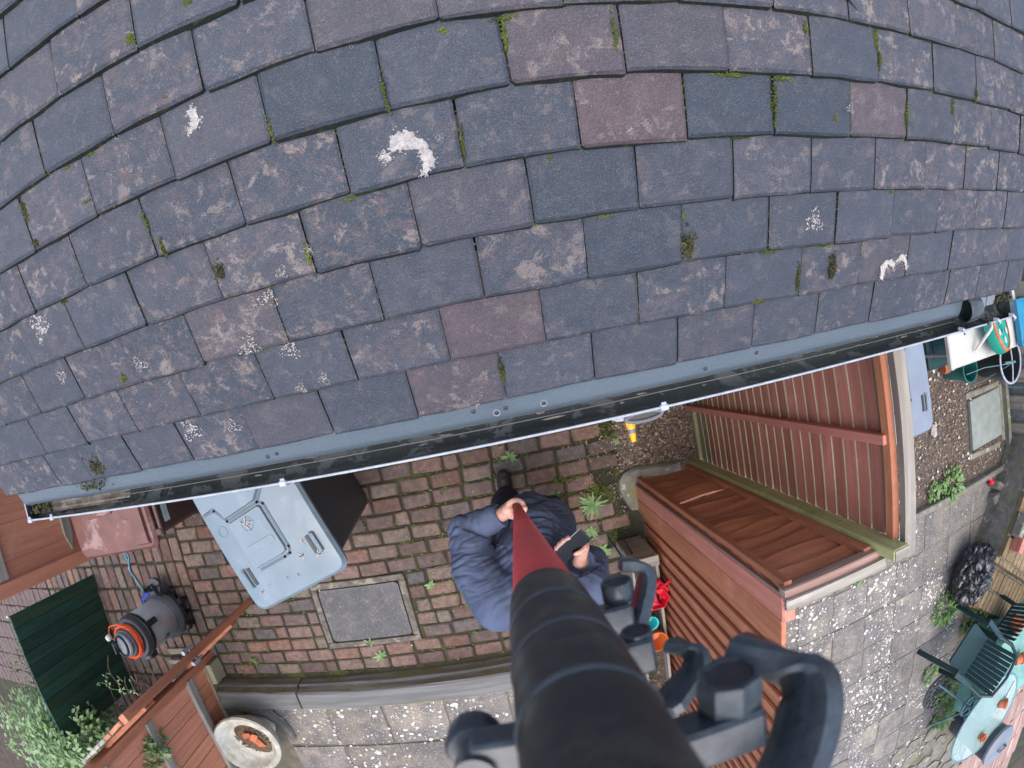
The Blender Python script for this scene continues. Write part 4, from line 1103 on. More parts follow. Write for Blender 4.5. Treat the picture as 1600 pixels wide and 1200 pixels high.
b = MB(); b.lathe([(.174, .42), (.186, .425), (.186, .455), (.175, .462)], 32, O); b.obj('seal_band', m_blk, v)
b = MB(); b.lathe([(.178, .455), (.18, .47), (.168, .50), (.125, .505), (.12, .515), (.12, .565), (.112, .575), (.078, .578)], 32, O); hd = b.obj('head', m_dgrey, v)
b = MB(); b.lathe([(.10, .57), (.10, .60), (.09, .61), (.0, .612)], 28, O); b.obj('motor_cap', m_mgrey, v)
b = MB(); b.tube([O + V((.06 * cos(a), .085 * sin(a), .618)) for a in [2 * pi * q / 24 for q in range(24)]], .009, 8, 0, True, True, True); b.tube([O + V((-.045, .04, .60)), O + V((-.05, .04, .65)), O + V((-.05, -.04, .65)), O + V((-.045, -.04, .60))], .012, 8); b.obj('carry_handle', m_blk, hd)
b = MB()
for q in range(11):
    rr_ = .129 + .006 * (q % 3); z_ = .515 + .009 * (q // 2) + .004 * (q % 2)
    b.tube([O + V(((rr_ + U(-.003, .003)) * cos(a), (rr_ + U(-.003, .003)) * sin(a), z_ + U(-.003, .003))) for a in [2 * pi * t / 26 for t in range(26)]], .0045, 6, 0, True, True, True)
b.tube([O + V(p) for p in ((.06, .13, .55), (-.02, .165, .58), (-.1, .15, .59), (-.165, .08, .57), (-.18, .0, .54), (-.17, -.05, .50))], .0045, 6)
b.obj('flex', m_orange, v)
b = MB(); b.box(O + V((-.145, .06, .60)), (.05, .05, .04), rotz(.5), 0, .01); b.obj('plug', m_white, v)
b = MB(); b.box(O + V((.09, .05, .455)) + V((.08, .045, -.05)), (.022, .05, .12), rotz(.5), 0, .004); b.obj('clamp', m_blk, v)
b = MB(); b.box(O + V((.04, -.19, .42)), (.09, .05, .09), rotz(.2), 0, .012); b.obj('clamp', m_dgrey, v)
b = MB()   # teal lettering-like maker mark on the drum
for q, (a, z0, z1) in enumerate(((-.62, .26, .32), (-.58, .255, .29), (-.54, .26, .315), (-.50, .255, .285), (-.46, .26, .30), (-.42, .255, .30))):
    b.beam(O + V((.179 * cos(a), .179 * sin(a), z0)), O + V((.179 * cos(a), .179 * sin(a), z1)), .003, .006, (cos(a), sin(a), 0))
b.obj('maker_mark', m_rope, v)
for o in set(bpy.data.objects) - vac0:
    if o.type == 'MESH':
        for vv in o.data.vertices: vv.co.x *= .9; vv.co.y *= .9; vv.co.z *= 1.22
b = MB(); b.tube([V((-3.02, -1.15, .03)) + V((.09 * cos(a), .06 * sin(a), .02 * sin(2 * a) + .02)) for a in [2 * pi * t / 20 for t in range(20)]], .018, 8, 0, True, True, True)
b.box((-3.06, -1.12, .05), (.12, .05, .06), rotz(.6), 0, .01)
tag(b.obj('coiled_hose', m_blue), 'dark blue coiled hose lying behind the vacuum', 'hose')
b = MB(); b.tube([(-3.18, -.72, .012), (-3.16, -.80, .012), (-3.20, -.90, .012), (-3.155, -1.0, .012), (-3.10, -1.08, .03)], .008, 6); b.tube([(-3.19, -.75, .02), (-3.18, -.84, .02), (-3.185, -.95, .02)], .006, 6)
tag(b.obj('blue_rope', m_rope), 'thin pale blue rope lying on the side path bricks', 'rope')

# ================================================================== STONE BOWL WITH SHARDS
uc = V((-2.36, -2.26, .11))
ur = thing('stone_bowl', 'weathered white stone bowl planter on the patio corner', 'planter', uc)
b = MB(); b.lathe([(.0, .0), (.13, .0), (.15, .03), (.10, .06), (.12, .10), (.22, .17), (.285, .26), (.31, .31), (.315, .335), (.30, .35), (.275, .345), (.255, .32), (.235, .285), (.15, .255), (.0, .245)], 36, uc, rotz(.5), 0, True, 1.0, .84); b.obj('bowl', m_urn, ur, 50)
b = MB(); b.lathe([(.0, .30), (.10, .295), (.14, .28), (.165, .258)], 20, uc + V((.055, .02, 0)), rotz(-.6), 0, True, 1.1, .72)
for q in range(160):
    a = U(0, 6.28); r_ = .15 * sqrt(R()); b.ball(uc + V((.055 + r_ * cos(a) * 1.1, .02 + r_ * sin(a) * .75, .297 - r_ * .12)), (U(.004, .014), U(.004, .009), U(.003, .007)), 5, 4, 1 if R() < .45 else 0, None, True, .4)
b.obj('soil', [m_bark, m_peb], ur)
for (dx, dy, a, s_) in ((.03, .09, .4, .05), (.09, .055, 1.3, .055), (.13, .01, 2.2, .045)):
    b = MB(); b.prism([(-s_, -s_ * .4), (s_ * .8, -s_ * .6), (s_, s_ * .2), (0, s_ * .7)], 0, .008, rotz(a) @ Matrix.Rotation(U(.2, .5), 3, 'X'), 0, uc + V((dx, dy, .315)))
    tag(b.obj('pot_shard', m_terra), {.4: 'orange terracotta shard nearest the bowl rim', 1.3: 'middle orange terracotta shard in the stone bowl', 2.2: 'pinkish terracotta shard at the far end of the bowl soil'}[a], 'shard', 'terracotta shards in the bowl')
b = MB(); b.tube([(-2.50, -2.09, .13), (-2.42, -2.09, .145), (-2.32, -2.10, .145), (-2.22, -2.14, .14), (-2.14, -2.24, .135), (-2.10, -2.40, .13)], [.03, .045, .05, .05, .045, .03], 8)
tag(b.obj('curved_edging', m_conc), 'curved concrete edging stone behind the stone bowl', 'edging')

# ================================================================== PLANTER TROUGH WITH TOYS
pt = thing('planter_trough', 'long narrow wooden planter trough against the board fence', 'planter', (.63, -1.85, 0))
for (c, s_, gk) in (((.555, -1.83, .20), (.018, 1.26, .40), 'y'), ((.705, -1.83, .20), (.018, 1.26, .40), 'y'), ((.63, -1.215, .20), (.17, .02, .40), 'x'), ((.63, -2.445, .20), (.17, .02, .40), 'x')):
    b = MB(); b.box(c, s_, None, 0, .003, .001); b.obj('side_board', m_grey[gk], pt)
b = MB(); b.box((.63, -1.235, .415), (.175, .065, .03), None, 0, .004, .001); b.obj('end_cap', m_grey['x'], pt)
b = MB(); b.box((.63, -1.85, .3), (.14, 1.2, .02)); b.obj('soil', m_soil, pt)
b = MB(); pebbles(b, [(U(.57, .69), U(-2.4, -1.3), .312) for k in range(400)], .004, .009); stuff(b.obj('soil_grit', m_peb, pt))
def lean(mb, p0, p1): pass
b = MB(); b.lathe([(.0, .0), (.055, .0), (.075, .14), (.07, .14), (.05, .01)], 6, (.665, -1.47, .34), None, 0, False); b.box((.70, -1.42, .40), (.07, .10, .10), rotz(.6), 0, .006)
b.tube([(.69, -1.40, .47), (.735, -1.33, .56)], .008, 8); b.tube([(.70, -1.45, .46), (.73, -1.5, .42)], .02, 8)
b.box((.64, -1.50, .40), (.065, .10, .09), rotz(.2), 1, .004); b.tube([(.61, -1.42, .46), (.64, -1.47, .50), (.68, -1.52, .46)], .005, 6)
tag(b.obj('toy_watering_can', [m_redp, m_pinkp]), 'bright red plastic toy watering can in the wooden trough', 'toy')
b = MB(); b.lathe([(.0, .30), (.035, .30), (.048, .42), (.052, .425), (.042, .42), (.03, .34), (.0, .33)], 14, (.615, -1.655, 0), None, 0, True); b.box((.615, -1.61, .37), (.03, .04, .05), None, 0, .006)
tag(b.obj('toy_cup', m_teal), 'small teal plastic cup between the red toy and orange pot', 'toy')
b = MB(); b.lathe([(.0, .33), (.045, .33), (.065, .45), (.07, .452), (.07, .468), (.064, .47), (.042, .36), (.0, .352)], 24, (.632, -1.775, 0)); tag(b.obj('flower_pot', m_terrap), 'empty round orange pot in the wooden trough', 'pot')
for (x0, y0, x1, y1, nm) in ((.50, -1.16, .545, -1.26, 'thin black stick leaning at the corner of the trough'), (.57, -1.13, .585, -1.2, 'short black peg standing behind the trough end')):
    b = MB(); b.tube([(x0, y0, .02), (x1, y1, .3)], .006, 6); tag(b.obj('stick', m_blk), nm, 'stick')

# ================================================================== HOSE REEL UNDER THE GUTTER
hr = thing('hose_reel', 'grey hose reel with a dark hand hole below the gutter', 'hose reel', (.52, -.1, 1.15))
b = MB()
loft(b, [[V((.52 + x, y_, z)) for x, y_ in pts_] for z, pts_ in ((1.05, rrect(-.15, .15, -.20, .12, .08)), (1.28, rrect(-.17, .17, -.24, .12, .09)), (1.31, rrect(-.155, .155, -.265, .12, .08)))], smooth=True); b.obj('case', m_clip, hr, 30)
b = MB(); b.tube([V((.53 + .075 * cos(a), -.262 + .018 * sin(a), 1.318)) for a in [2 * pi * q / 22 for q in range(22)]], .008, 8, 0, True, True, True); b.obj('hand_ring', m_mgrey, hr)
b = MB(); b.lathe([(.0, 1.3125), (.07, 1.3125), (.072, 1.31)], 22, (.53, -.262, 0), None, 0, True, 1, .25); b.obj('hand_hole', m_blk, hr)
nz_ = thing('hose_nozzle', 'yellow hose nozzle with a grey band hanging from the reel', 'nozzle', (.475, -.30, 1.28))
d_ = V((.0, -1, .06)).normalized(); p_ = V((.478, -.278, 1.28))
b = MB(); b.tube([p_ + V((-.02, 0, 0)), p_ + V((.045, .0, 0))], .014, 12); b.tube([p_, p_ + d_ * .012, p_ + d_ * .028], [.019, .02, .017], 14); b.obj('collar', m_yel, nz_)
b = MB(); b.tube([p_ + d_ * .028, p_ + d_ * .045], [.0175, .0165], 14); b.obj('grey_band', m_mgrey, nz_)
b = MB(); b.tube([p_ + d_ * .045, p_ + d_ * .075, p_ + d_ * .079], [.0155, .011, .009], 14); b.obj('tip', m_yel, nz_)

# ================================================================== WEEDS
def rosette(name, label, c, n, ln, mt, h=.5, wd=.28, group=None):
    b = MB(); c = V(c)
    for q in range(n):
        a = 2 * pi * q / n + U(-.25, .25); L_ = ln * U(.6, 1.1); el = U(.15, .9) * h
        d = V((cos(a), sin(a), 0)); sd_ = V((-sin(a), cos(a), 0)); k_ = 7 if n > 9 else 4; vs = []
        for i in range(k_ + 1):
            f = i / k_; wv = L_ * wd * (sin(pi * min(1, f * .9 + .1)) ** .8) * (1 if i < k_ else .15) * (U(.35, 1.5) if n > 9 else U(.7, 1.25))
            p = c + d * (L_ * f) + V((0, 0, L_ * el * f * (1.25 - f) + .004))
            vs += [p + sd_ * wv * .5 + V((0, 0, wv * .12)), p, p - sd_ * wv * .5 + V((0, 0, wv * .12))]
        fs = []
        for i in range(k_):
            for e in range(2): fs.append((i * 3 + e, (i + 1) * 3 + e, (i + 1) * 3 + e + 1, i * 3 + e + 1))
        b.add(vs, fs, 0, True)
    return tag(b.obj(name, mt), label, 'weed', group)
WD = 'weeds rooted in the brick joints'
rosette('weed_plant', 'large dandelion rosette on the bricks to the right of the man', (.435, -.925, 0), 21, .105, m_weed, .55, .2, WD)
rosette('weed_plant', 'bright leafy weed on the bricks just below the phone', (.43, -1.255, 0), 12, .075, m_weed, .6, .42, WD)
rosette('weed_plant', 'small weed beside the right edge of the manhole', (-.70, -1.25, 0), 8, .045, m_weed, .6, .4, WD)
rosette('weed_plant', 'pointed green weed by the sleeper below the manhole', (-1.19, -1.745, 0), 8, .065, m_weed, .5, .3, WD)
rosette('weed_plant', 'weed sprouting at the bottom edge of the manhole', (-1.24, -1.62, .0), 5, .05, m_weed, .9, .35, WD)
rosette('weed_plant', 'weed in the joints near the tip of the left shoe', (-.02, -.50, 0), 9, .06, m_weed, .7, .25, WD)
rosette('weed_plant', 'tiny weed on the bricks close to the wheelie bin base', (-.62, -.36, 0), 7, .04, m_weed, .7, .4, WD)
rosette('weed_plant', 'small weed in the gravel under the yellow nozzle', (.66, -.55, 0), 6, .03, m_weed, .6, .5, WD)
rosette('weed_plant', 'weed in the joint between sleeper and bricks at the left', (-2.22, -1.72, 0), 7, .05, m_weedd, .7, .4, WD)
rosette('weed_plant', 'feathery weed between the bricks left of the dandelion', (.22, -.80, 0), 7, .05, m_weed, .7, .3, WD)
rosette('weed_plant', 'broad weed clump on the bricks beside the trough corner', (.40, -1.10, 0), 9, .06, m_weed, .6, .4, WD)
def clump(name, label, c, rad, n, mt, hh=.12, ls=.05, cat='weed', group=None):
    b = MB(); c = V(c)
    for q in range(n):
        a = U(0, 6.28); r_ = rad * sqrt(R()); z = hh * R() * (1 - (r_ / rad) ** 2 * .6)
        leaf(b, c + V((r_ * cos(a), r_ * sin(a), z)), (cos(a) + U(-.6, .6), sin(a) + U(-.6, .6), U(-.1, .9)), ls * U(.6, 1.2), ls * U(.4, .7))
    return tag(b.obj(name, mt), label, cat, group)
NG = 'weeds in the garden to the right'
clump('weed_clump', 'bright green weed clump on the gravel by the kerb', (3.70, -1.70, .0), .14, 150, m_weed, .1, .06, 'weed', NG)
clump('weed_clump', 'narrow green weed just left of the gravel weed clump', (3.44, -1.69, .0), .07, 60, m_weed, .1, .05, 'weed', NG)
clump('weed_clump', 'weed growing at the foot of the grey far fence', (4.72, -1.85, .0), .11, 90, m_weedd, .15, .06, 'weed', NG)
clump('weed_clump', 'leafy weeds beside the arm of the green chair', (3.72, -2.98, .0), .17, 220, m_weed, .15, .06, 'weed', NG)
clump('weed_clump', 'grass weed between slabs left of the parasol base', (3.62, -3.78, .0), .1, 90, m_weed, .08, .05, 'weed', NG)
clump('weed_clump', 'weeds growing around the ornate parasol base', (4.02, -4.20, .0), .2, 160, m_weed, .1, .06, 'weed', NG)
clump('weed_clump', 'tall weeds in front of the grey dustbin', (4.02, -4.62, .0), .16, 170, m_weed, .2, .07, 'weed', NG)
clump('weed_clump', 'grass tuft on the patio below the fence corner', (1.75, -1.95, .0), .12, 110, m_weed, .08, .05, 'weed', NG)
clump('weed_clump', 'small weed on the slabs right of the fence cap', (2.5, -2.12, .0), .07, 60, m_weed, .06, .04, 'weed', NG)
clump('weed_clump', 'dark weeds under the edge of the lower brick step', (4.25, -3.35, .0), .18, 150, m_weedd, .2, .07, 'weed', NG)

# ================================================================== CLIMBING PLANT AT THE LEFT
cl = thing('climbing_plant', 'leafy green climber spilling over the left corner by the gate', 'plant', (-3.9, -2.6, 0))
b = MB()
def mass(b, c, rad, n, ls, up=.5):
    c = V(c)
    for q in range(n):
        dv = V((U(-1, 1), U(-1, 1), U(-1, 1)))
        if dv.length > 1: continue
        if noise.noise((dv.x * 2.2 + c.x * 3, dv.y * 2.2 + c.y * 3, dv.z * 2.2)) < -.12: continue
        p = c + V((dv.x * rad[0], dv.y * rad[1], dv.z * rad[2]))
        leaf(b, p, (dv.x + U(-.8, .8), dv.y + U(-.8, .8), U(-.7, up)), ls * U(.6, 1.25), ls * U(.38, .6))
mass(b, (-3.95, -2.08, .95), (.50, .30, .42), 4200, .075)
mass(b, (-4.25, -2.25, .7), (.6, .4, .5), 3800, .075)
mass(b, (-3.6, -2.32, .9), (.42, .24, .34), 2400, .075)
mass(b, (-3.10, -2.05, 1.05), (.32, .15, .28), 1000, .07)
mass(b, (-2.78, -1.88, 1.12), (.2, .13, .2), 1300, .07)
mass(b, (-4.65, -2.15, .9), (.4, .35, .45), 2600, .075); mass(b, (-4.3, -2.6, 1.0), (.5, .3, .35), 2600, .075); mass(b, (-3.55, -2.62, 1.1), (.5, .22, .3), 2000, .075)
b.obj('foliage', m_leaf, cl)
b = MB(); mass(b, (-4.6, -1.80, .45), (.5, .34, .38), 2200, .05); mass(b, (-4.1, -1.95, .3), (.35, .25, .28), 900, .05); b.obj('dull_foliage', m_ivy, cl)
for q in range(46):
    b = MB(); p = V((U(-4.0, -3.0), U(-2.5, -1.95), U(.0, .5))); pts_ = [p]; d = V((U(-1, 1), U(-1, 1), U(-.1, .7)))
    for i in range(6):
        d = (d + V((U(-.6, .6), U(-.6, .6), U(-.5, .25)))).normalized(); p = p + d * U(.06, .12); p.z = max(.02, p.z); pts_.append(p)
    b.tube(pts_, [U(.006, .011) * (1 - .1 * i) for i in range(7)], 5); b.obj('stem', m_bark, cl)
for (x, y_, z) in ((-3.35, -1.62, .75), (-3.1, -1.60, .85), (-3.0, -1.62, .8)):
    b = MB(); p = V((x, y_, z)); pts_ = [p + V((.05 * sin(i * 1.1), .03 * cos(i * 1.3), -.035 * i)) for i in range(6)]
    b.tube(pts_, .0022, 5); [leaf(b, q_, (U(-1, 1), U(-1, 1), U(-.5, .5)), .035, .014) for q_ in pts_ for _ in range(2)]; b.obj('tendril', m_leaf, cl)
for (p0, p1) in (((-2.95, -1.72, .02), (-3.12, -1.78, .05)), ((-3.0, -1.80, .02), (-3.2, -1.86, .06)), ((-2.98, -1.90, .02), (-3.15, -1.93, .03))):
    pass
b = MB(); b.beam((-2.86, -1.62, .02), (-3.05, -1.62, .05), .05, .02, (0, 0, 1), 0, .006); b.beam((-2.92, -1.72, .03), (-3.10, -1.72, .05), .04, .02, (0, 0, 1), 0, .006); b.beam((-2.98, -1.77, .04), (-3.12, -1.80, .06), .03, .015, (0, 0, 1), 0, .005)
tag(b.obj('split_logs', m_grey['x']), 'pale split wood pieces lying behind the open gate', 'wood')

# ================================================================== NEIGHBOUR'S GARDEN
ft = thing('folding_table', 'white topped folding table beyond the end of the gutter', 'table', (3.45, -.25, 0))
b = MB(); b.box((3.47, -.24, .785), (1.08, .60, .035), None, 0, .012); b.obj('table_top', m_white, ft)
b = MB(); b.box((2.94, -.24, .79), (.05, .605, .05), None, 0, .01); b.obj('edge_strip', m_white, ft)
for x in (3.1, 3.85):
    for y_ in (-.46, -.02):
        b = MB(); b.tube([(x, y_, .77), (x + (.06 if x > 3.5 else -.06), y_, 0)], .014, 8); b.obj('leg', m_galv, ft)
b = MB(); b.box((3.28, -.29, .22), (.42, .56, .44), None, 0, .02); bx_ = b.obj('storage_box', m_dgreen); tag(bx_, 'dark green plastic storage box beside the white table', 'box')
b = MB(); b.box((0, 0, 0), (.30, .40, .012), None, 0, .004); place(b.mesh('lid_panel', m_dgreen), 'lid_panel', bx_, (3.28, -.29, .446))
tg = thing('toy_hose_drum', 'round bright green plastic drum with an orange stripe on the table', 'toy', (3.47, -.33, .81))
Mt = Matrix.Rotation(.35, 3, 'Y') @ Matrix.Rotation(-.2, 3, 'X')
b = MB(); b.lathe([(.0, .05), (.06, .05), (.07, .09), (.18, .10), (.21, .085), (.215, .03), (.2, .0), (.0, .0)], 30, (3.47, -.33, .83), Mt); b.obj('drum', m_toyg, tg)
b = MB(); b.lathe([(.185, .102), (.196, .106), (.207, .094), (.206, .08)], 30, (3.47, -.33, .833), Mt); b.obj('stripe', m_terra, tg)
for a in (3.6, 4.7, 5.7):
    b = MB(); b.lathe([(.0, .105), (.024, .106), (.028, .101)], 12, V((3.47, -.33, .83)) + Mt @ V((.125 * cos(a), .125 * sin(a), 0)), Mt); b.obj('hole', m_white, tg)
b = MB(); b.tube([(3.22, -.46, .83), (3.30, -.32, .97), (3.36, -.2, .97)], .013, 8); tag(b.obj('white_rod', m_white), 'bent white rod leaning on the green drum', 'rod')
TY = -.36
tb = MB(); tb.box((4.0, TY, .84), (.25, .34, .015), None, 0, .006)
for x in (3.88, 4.12): tb.box((x, TY, .86), (.015, .34, .06), None, 0, .004)
for y_ in (TY - .17, TY + .17): tb.box((4.0, y_, .86), (.25, .015, .06), None, 0, .004)
tag(tb.obj('toy_tray', m_toyb), 'blue plastic tray at the far end of the white table', 'tray')
b = MB(); b.ball((4.24, -.38, .90), (.08, .08, .06), 14, 8); tag(b.obj('toy_ball', m_toyg), 'green plastic toy behind the blue tray', 'toy')
b = MB(); b.ball((4.27, -.27, .95), (.045, .05, .045), 12, 8); tag(b.obj('toy_ball', m_redp), 'red plastic toy behind the blue tray', 'toy')
def pot(name, label, c, r0, r1, h_, mt, tilt=None, cat='pot', rim=.012, soil=None):
    b = MB(); M = tilt
    b.lathe([(.0, .0), (r0, .0), (r1 - .012, h_ - rim * 2.2), (r1, h_ - rim * 2.2), (r1 + .002, h_), (r1 - .012, h_), (r0 - .006, .02), (.0, .018)], 24, c, M)
    o = b.obj(name, mt); return tag(o, label, cat)
pot('flower_pot', 'dark green plant pot standing on the gravel', (3.78, -.69, .0), .085, .115, .30, m_potg)
pot('flower_pot', 'tipped terracotta pot beside the green pot on the gravel', (3.63, -.65, .07), .055, .07, .16, m_terra, Matrix.Rotation(1.35, 3, 'Y'))
bk = thing('black_bucket', 'black bucket with a grey rim beside the far fence', 'bucket', (4.36, -.72, 0))
b = MB(); b.lathe([(.0, .0), (.14, .0), (.2, .40), (.185, .40), (.13, .02), (.0, .02)], 26, (4.36, -.72, 0)); b.obj('body', m_blk, bk)
b = MB(); b.tube([(4.36 + .2 * cos(a), -.72 + .2 * sin(a), .40) for a in [2 * pi * q / 28 for q in range(28)]], .011, 8, 0, True, True, True); b.obj('rim', m_clip, bk)
b = MB(); b.tube([(4.36 + .0 * t, -.72 - .2 + .4 * t, .40 + .02 * sin(pi * t)) for t in [q / 8 for q in range(9)]], .008, 8); b.obj('handle', m_clip, bk)
b = MB(); b.tube([(3.70, -.72, .305), (3.95, -.71, .34), (4.2, -.73, .41), (4.38, -.75, .42)], .004, 5); b.tube([(4.22, -.72, .42), (4.4, -.74, .43)], .012, 6); b.tube([(3.95, -.9, .04), (4.1, -.85, .2), (4.3, -.75, .42)], .003, 5)
tag(b.obj('teal_string', m_tmet), 'thin teal string stretched from the green pot to the bucket', 'string')
pot('red_pot', 'small bright red plastic pot lying near the kerb', (4.36, -1.83, .03), .03, .04, .08, m_redp, Matrix.Rotation(1.2, 3, 'X'))
nf = thing('grey_fence', 'weathered grey board fence at the far right of the gravel', 'fence', (4.85, -1.3, 0))
y_ = .2; i = 0
while y_ > -2.2:
    b = MB(); b.box((4.84 + (.035 if i % 2 else 0), y_ - .065, .75), (.022, .132, 1.5), rotz(U(-.02, .02)), 0, .004, .002); b.obj('fence_board', m_grey['z'] if i % 2 == 0 else m_sleept, nf); y_ -= .135; i += 1
for zr in (.3, 1.2):
    b = MB(); b.box((4.90, -1.0, zr), (.04, 2.4, .08), None, 0, .004); b.obj('rail', m_grey['y'], nf)
b = MB(); b.tube([(4.80, -1.05, .02), (4.80, -1.05, 1.4)], .012, 8); tag(b.obj('teal_pole', m_tmet), 'slim teal metal pole standing against the grey fence', 'pole')
b = MB(); b.ball((3.46, -1.15, .03), (.035, .06, .03), 9, 6, 0, None, True, .2); tag(b.obj('white_stone', m_lich), 'white stone lying near the pale grey bin', 'stone')
# low wall pieces at the corner of the kerb
lw = thing('rockery_edge', 'low mossy stone edging where the kerb meets the steps', 'edging', (4.6, -2.0, 0))
for (x, y_, sx, sy, a) in ((4.52, -1.98, .34, .08, -.55), (4.72, -2.1, .3, .09, -.3), (4.42, -2.16, .09, .3, .1), (4.95, -2.2, .3, .1, .1)):
    b = MB(); b.box((x, y_, .06), (sx, sy, .16), rotz(a), 0, .02, .012); b.obj('stone', m_conc, lw)
b = MB(); b.box((5.0, -2.3, .2), (.34, .2, .03), rotz(.5), 0, .004); tag(b.obj('red_tile', m_terra), 'dull red tile lying behind the stacked bricks', 'tile')

# brick steps
SO = V((3.78, -2.88, 0)); su = V((.80, -.60, 0)); sn = V((.60, .80, 0)); Ms = axes(su, sn, (0, 0, 1)); sang = atan2(su.y, su.x)
st = thing('brick_steps', 'yellow brick garden steps at the right edge', 'steps', SO)
b = MB(); b.box(SO + su * 1.1 + sn * .85 + V((0, 0, .08)), (2.18, 1.68, .16), Ms); b.box(SO + su * 1.1 + sn * 1.1 + V((0, 0, .25)), (2.18, 1.18, .36), Ms); b.obj('core', m_conc, st)
hb = brick_meshes(4, .093, .205, .065, .005, m_ybrick); vb = brick_meshes(4, .093, .065, .20, .005, m_ybrick); fb_ = brick_meshes(4, .093, .1, .07, .006, m_ybrick)
for i in range(22):
    uu = .05 + i * .1
    for (nn, zz) in ((.11, .165), (.33, .165), (.62, .435), (.84, .435), (1.06, .435), (1.28, .435)):
        if nn in (.33,) and False: continue
        place(random.choice(hb), 'brick', st, SO + su * uu + sn * nn + V((0, 0, zz + U(-.002, .002))), sang + U(-.01, .01))
    place(random.choice(vb), 'brick', st, SO + su * uu + sn * .485 + V((0, 0, .30)), sang + U(-.01, .01))
    place(random.choice(fb_), 'brick', st, SO + su * uu + sn * .035 + V((0, 0, .09)), sang + U(-.01, .01))
for q, (z, lab) in enumerate(((.505, 'lower red brick of the pair stacked on the steps'), (.575, 'upper red brick of the pair stacked on the steps'))):
    b = MB(); b.box(SO + su * .13 + sn * .72 + V((0, 0, z)), (.21, .10, .066), axes(sn, -su, (0, 0, 1)), 0, .004, .001); tag(b.obj('red_brick', m_red['x']), lab, 'brick', 'bricks stacked on the steps')
b = MB(); b.box(SO + su * .05 + sn * .85 + V((0, 0, .53)), (.12, .22, .12), Ms, 0, .008, .004); tag(b.obj('dark_block', m_conc), 'dark mossy block beside the stacked red bricks', 'block')

# black bin bag
b = MB(); nu, nv = 110, 64; c = V((3.90, -2.62, .0)); vs = []
for i in range(nv + 1):
    t = pi * i / nv
    for j in range(nu):
        a = 2 * pi * j / nu; d = V((sin(t) * cos(a), sin(t) * sin(a), -cos(t)))
        wv = V((noise.noise(d * 1.9), noise.noise(d * 1.9 + V((5, 0, 0))), noise.noise(d * 1.9 + V((0, 5, 0))))) * .9
        q = d + wv * .6
        rg = 1 - abs(noise.noise(V((q.x * 2.2, q.y * 1.3, q.z * 2.6)))) * 2
        rg2 = 1 - abs(noise.noise(V((q.x * 5.5 + 2, q.y * 3.0, q.z * 5.0)))) * 2
        rg3 = 1 - abs(noise.noise(V((q.x * 11, q.y * 7 + 4, q.z * 11)))) * 2
        r_ = .82 + .13 * rg + .10 * rg2 + .05 * rg3
        p = V((d.x * .245 * r_, d.y * .31 * r_, d.z * .21 * r_)); p = rotz(-.5) @ p
        vs.append(c + p + V((0, 0, .24)))
b.add(vs, [(i * nu + j, i * nu + (j + 1) % nu, (i + 1) * nu + (j + 1) % nu, (i + 1) * nu + j) for i in range(nv) for j in range(nu)], 0, True)
tag(b.obj('bin_bag', m_bag, None, 60), 'crumpled black bin bag slumped against the brick steps', 'bin bag')

# green garden chair
ch = thing('garden_chair', 'dark green plastic garden chair near the brick steps', 'chair', (3.72, -3.28, 0))
CO = V((3.80, -3.38, 0)); cf = V((-.66, .75, 0)).normalized(); cw = V((.75, .66, 0)).normalized(); Mc = axes(cw, cf, (0, 0, 1))
def CP(x, y_, z): return CO + Mc @ V((x, y_, z))
b = MB(); loft(b, [[CP(x, y_, .40) for x, y_ in rrect(-.22, .22, -.22, .24, .05)], [CP(x, y_, .425) for x, y_ in rrect(-.225, .225, -.225, .245, .05)]]); b.obj('seat', m_chair, ch)
b = MB()
for i in range(9):
    x = -.19 + i * .0475; b.beam(CP(x, -.23, .42), CP(x * 1.1, -.36, .84), .044, .008, cf, 0, .002)
b.obj('back_slats', m_chair, ch)
b = MB(); b.tube([CP(-.27, -.10, .62), CP(-.285, -.28, .74), CP(-.22, -.38, .845), CP(0, -.41, .865), CP(.22, -.38, .845), CP(.285, -.28, .74), CP(.27, -.10, .62)], .021, 8); b.obj('back_rail', m_chair, ch)
for sx in (-1, 1):
    b = MB(); b.beam(CP(sx * .27, -.16, .64), CP(sx * .28, .30, .62), .06, .025, (0, 0, 1), 0, .008); b.obj('arm', m_chair, ch)
    for y_, yt in ((.26, .30), (-.25, -.33)):
        b = MB(); b.beam(CP(sx * .255, y_, .62 if y_ > 0 else .55), CP(sx * .29, yt, 0), .055, .03, cf, 0, .008); b.obj('leg', m_chair, ch)
ch2 = thing('garden_chair', 'dark green plastic chair half hidden behind the brick steps', 'chair', (4.45, -3.45, 0))
def CP2(x, y_, z): return V((4.52, -3.52, 0)) + rotz(.5) @ V((x, y_, z))
b = MB(); loft(b, [[CP2(x, y_, .40) for x, y_ in rrect(-.22, .22, -.22, .24, .05)], [CP2(x, y_, .43) for x, y_ in rrect(-.225, .225, -.225, .245, .05)]]); b.obj('seat', m_chair, ch2)
b = MB()
for i in range(9):
    x = -.19 + i * .0475; b.beam(CP2(x, .23, .42), CP2(x * 1.1, .36, .8), .046, .01, (0, 1, 0), 0, .002)
b.obj('back_slats', m_chair, ch2)
for sx in (-1, 1):
    for y_ in (-.2, .2):
        b = MB(); b.beam(CP2(sx * .2, y_, .41), CP2(sx * .24, y_ * 1.25, 0), .05, .03, (0, 1, 0), 0, .006); b.obj('leg', m_chair, ch2)
pot('flower_pot', 'glossy orange pot tucked under the brick step', (4.62, -3.42, .42), .07, .1, .17, m_terra, Matrix.Rotation(.5, 3, 'X'))
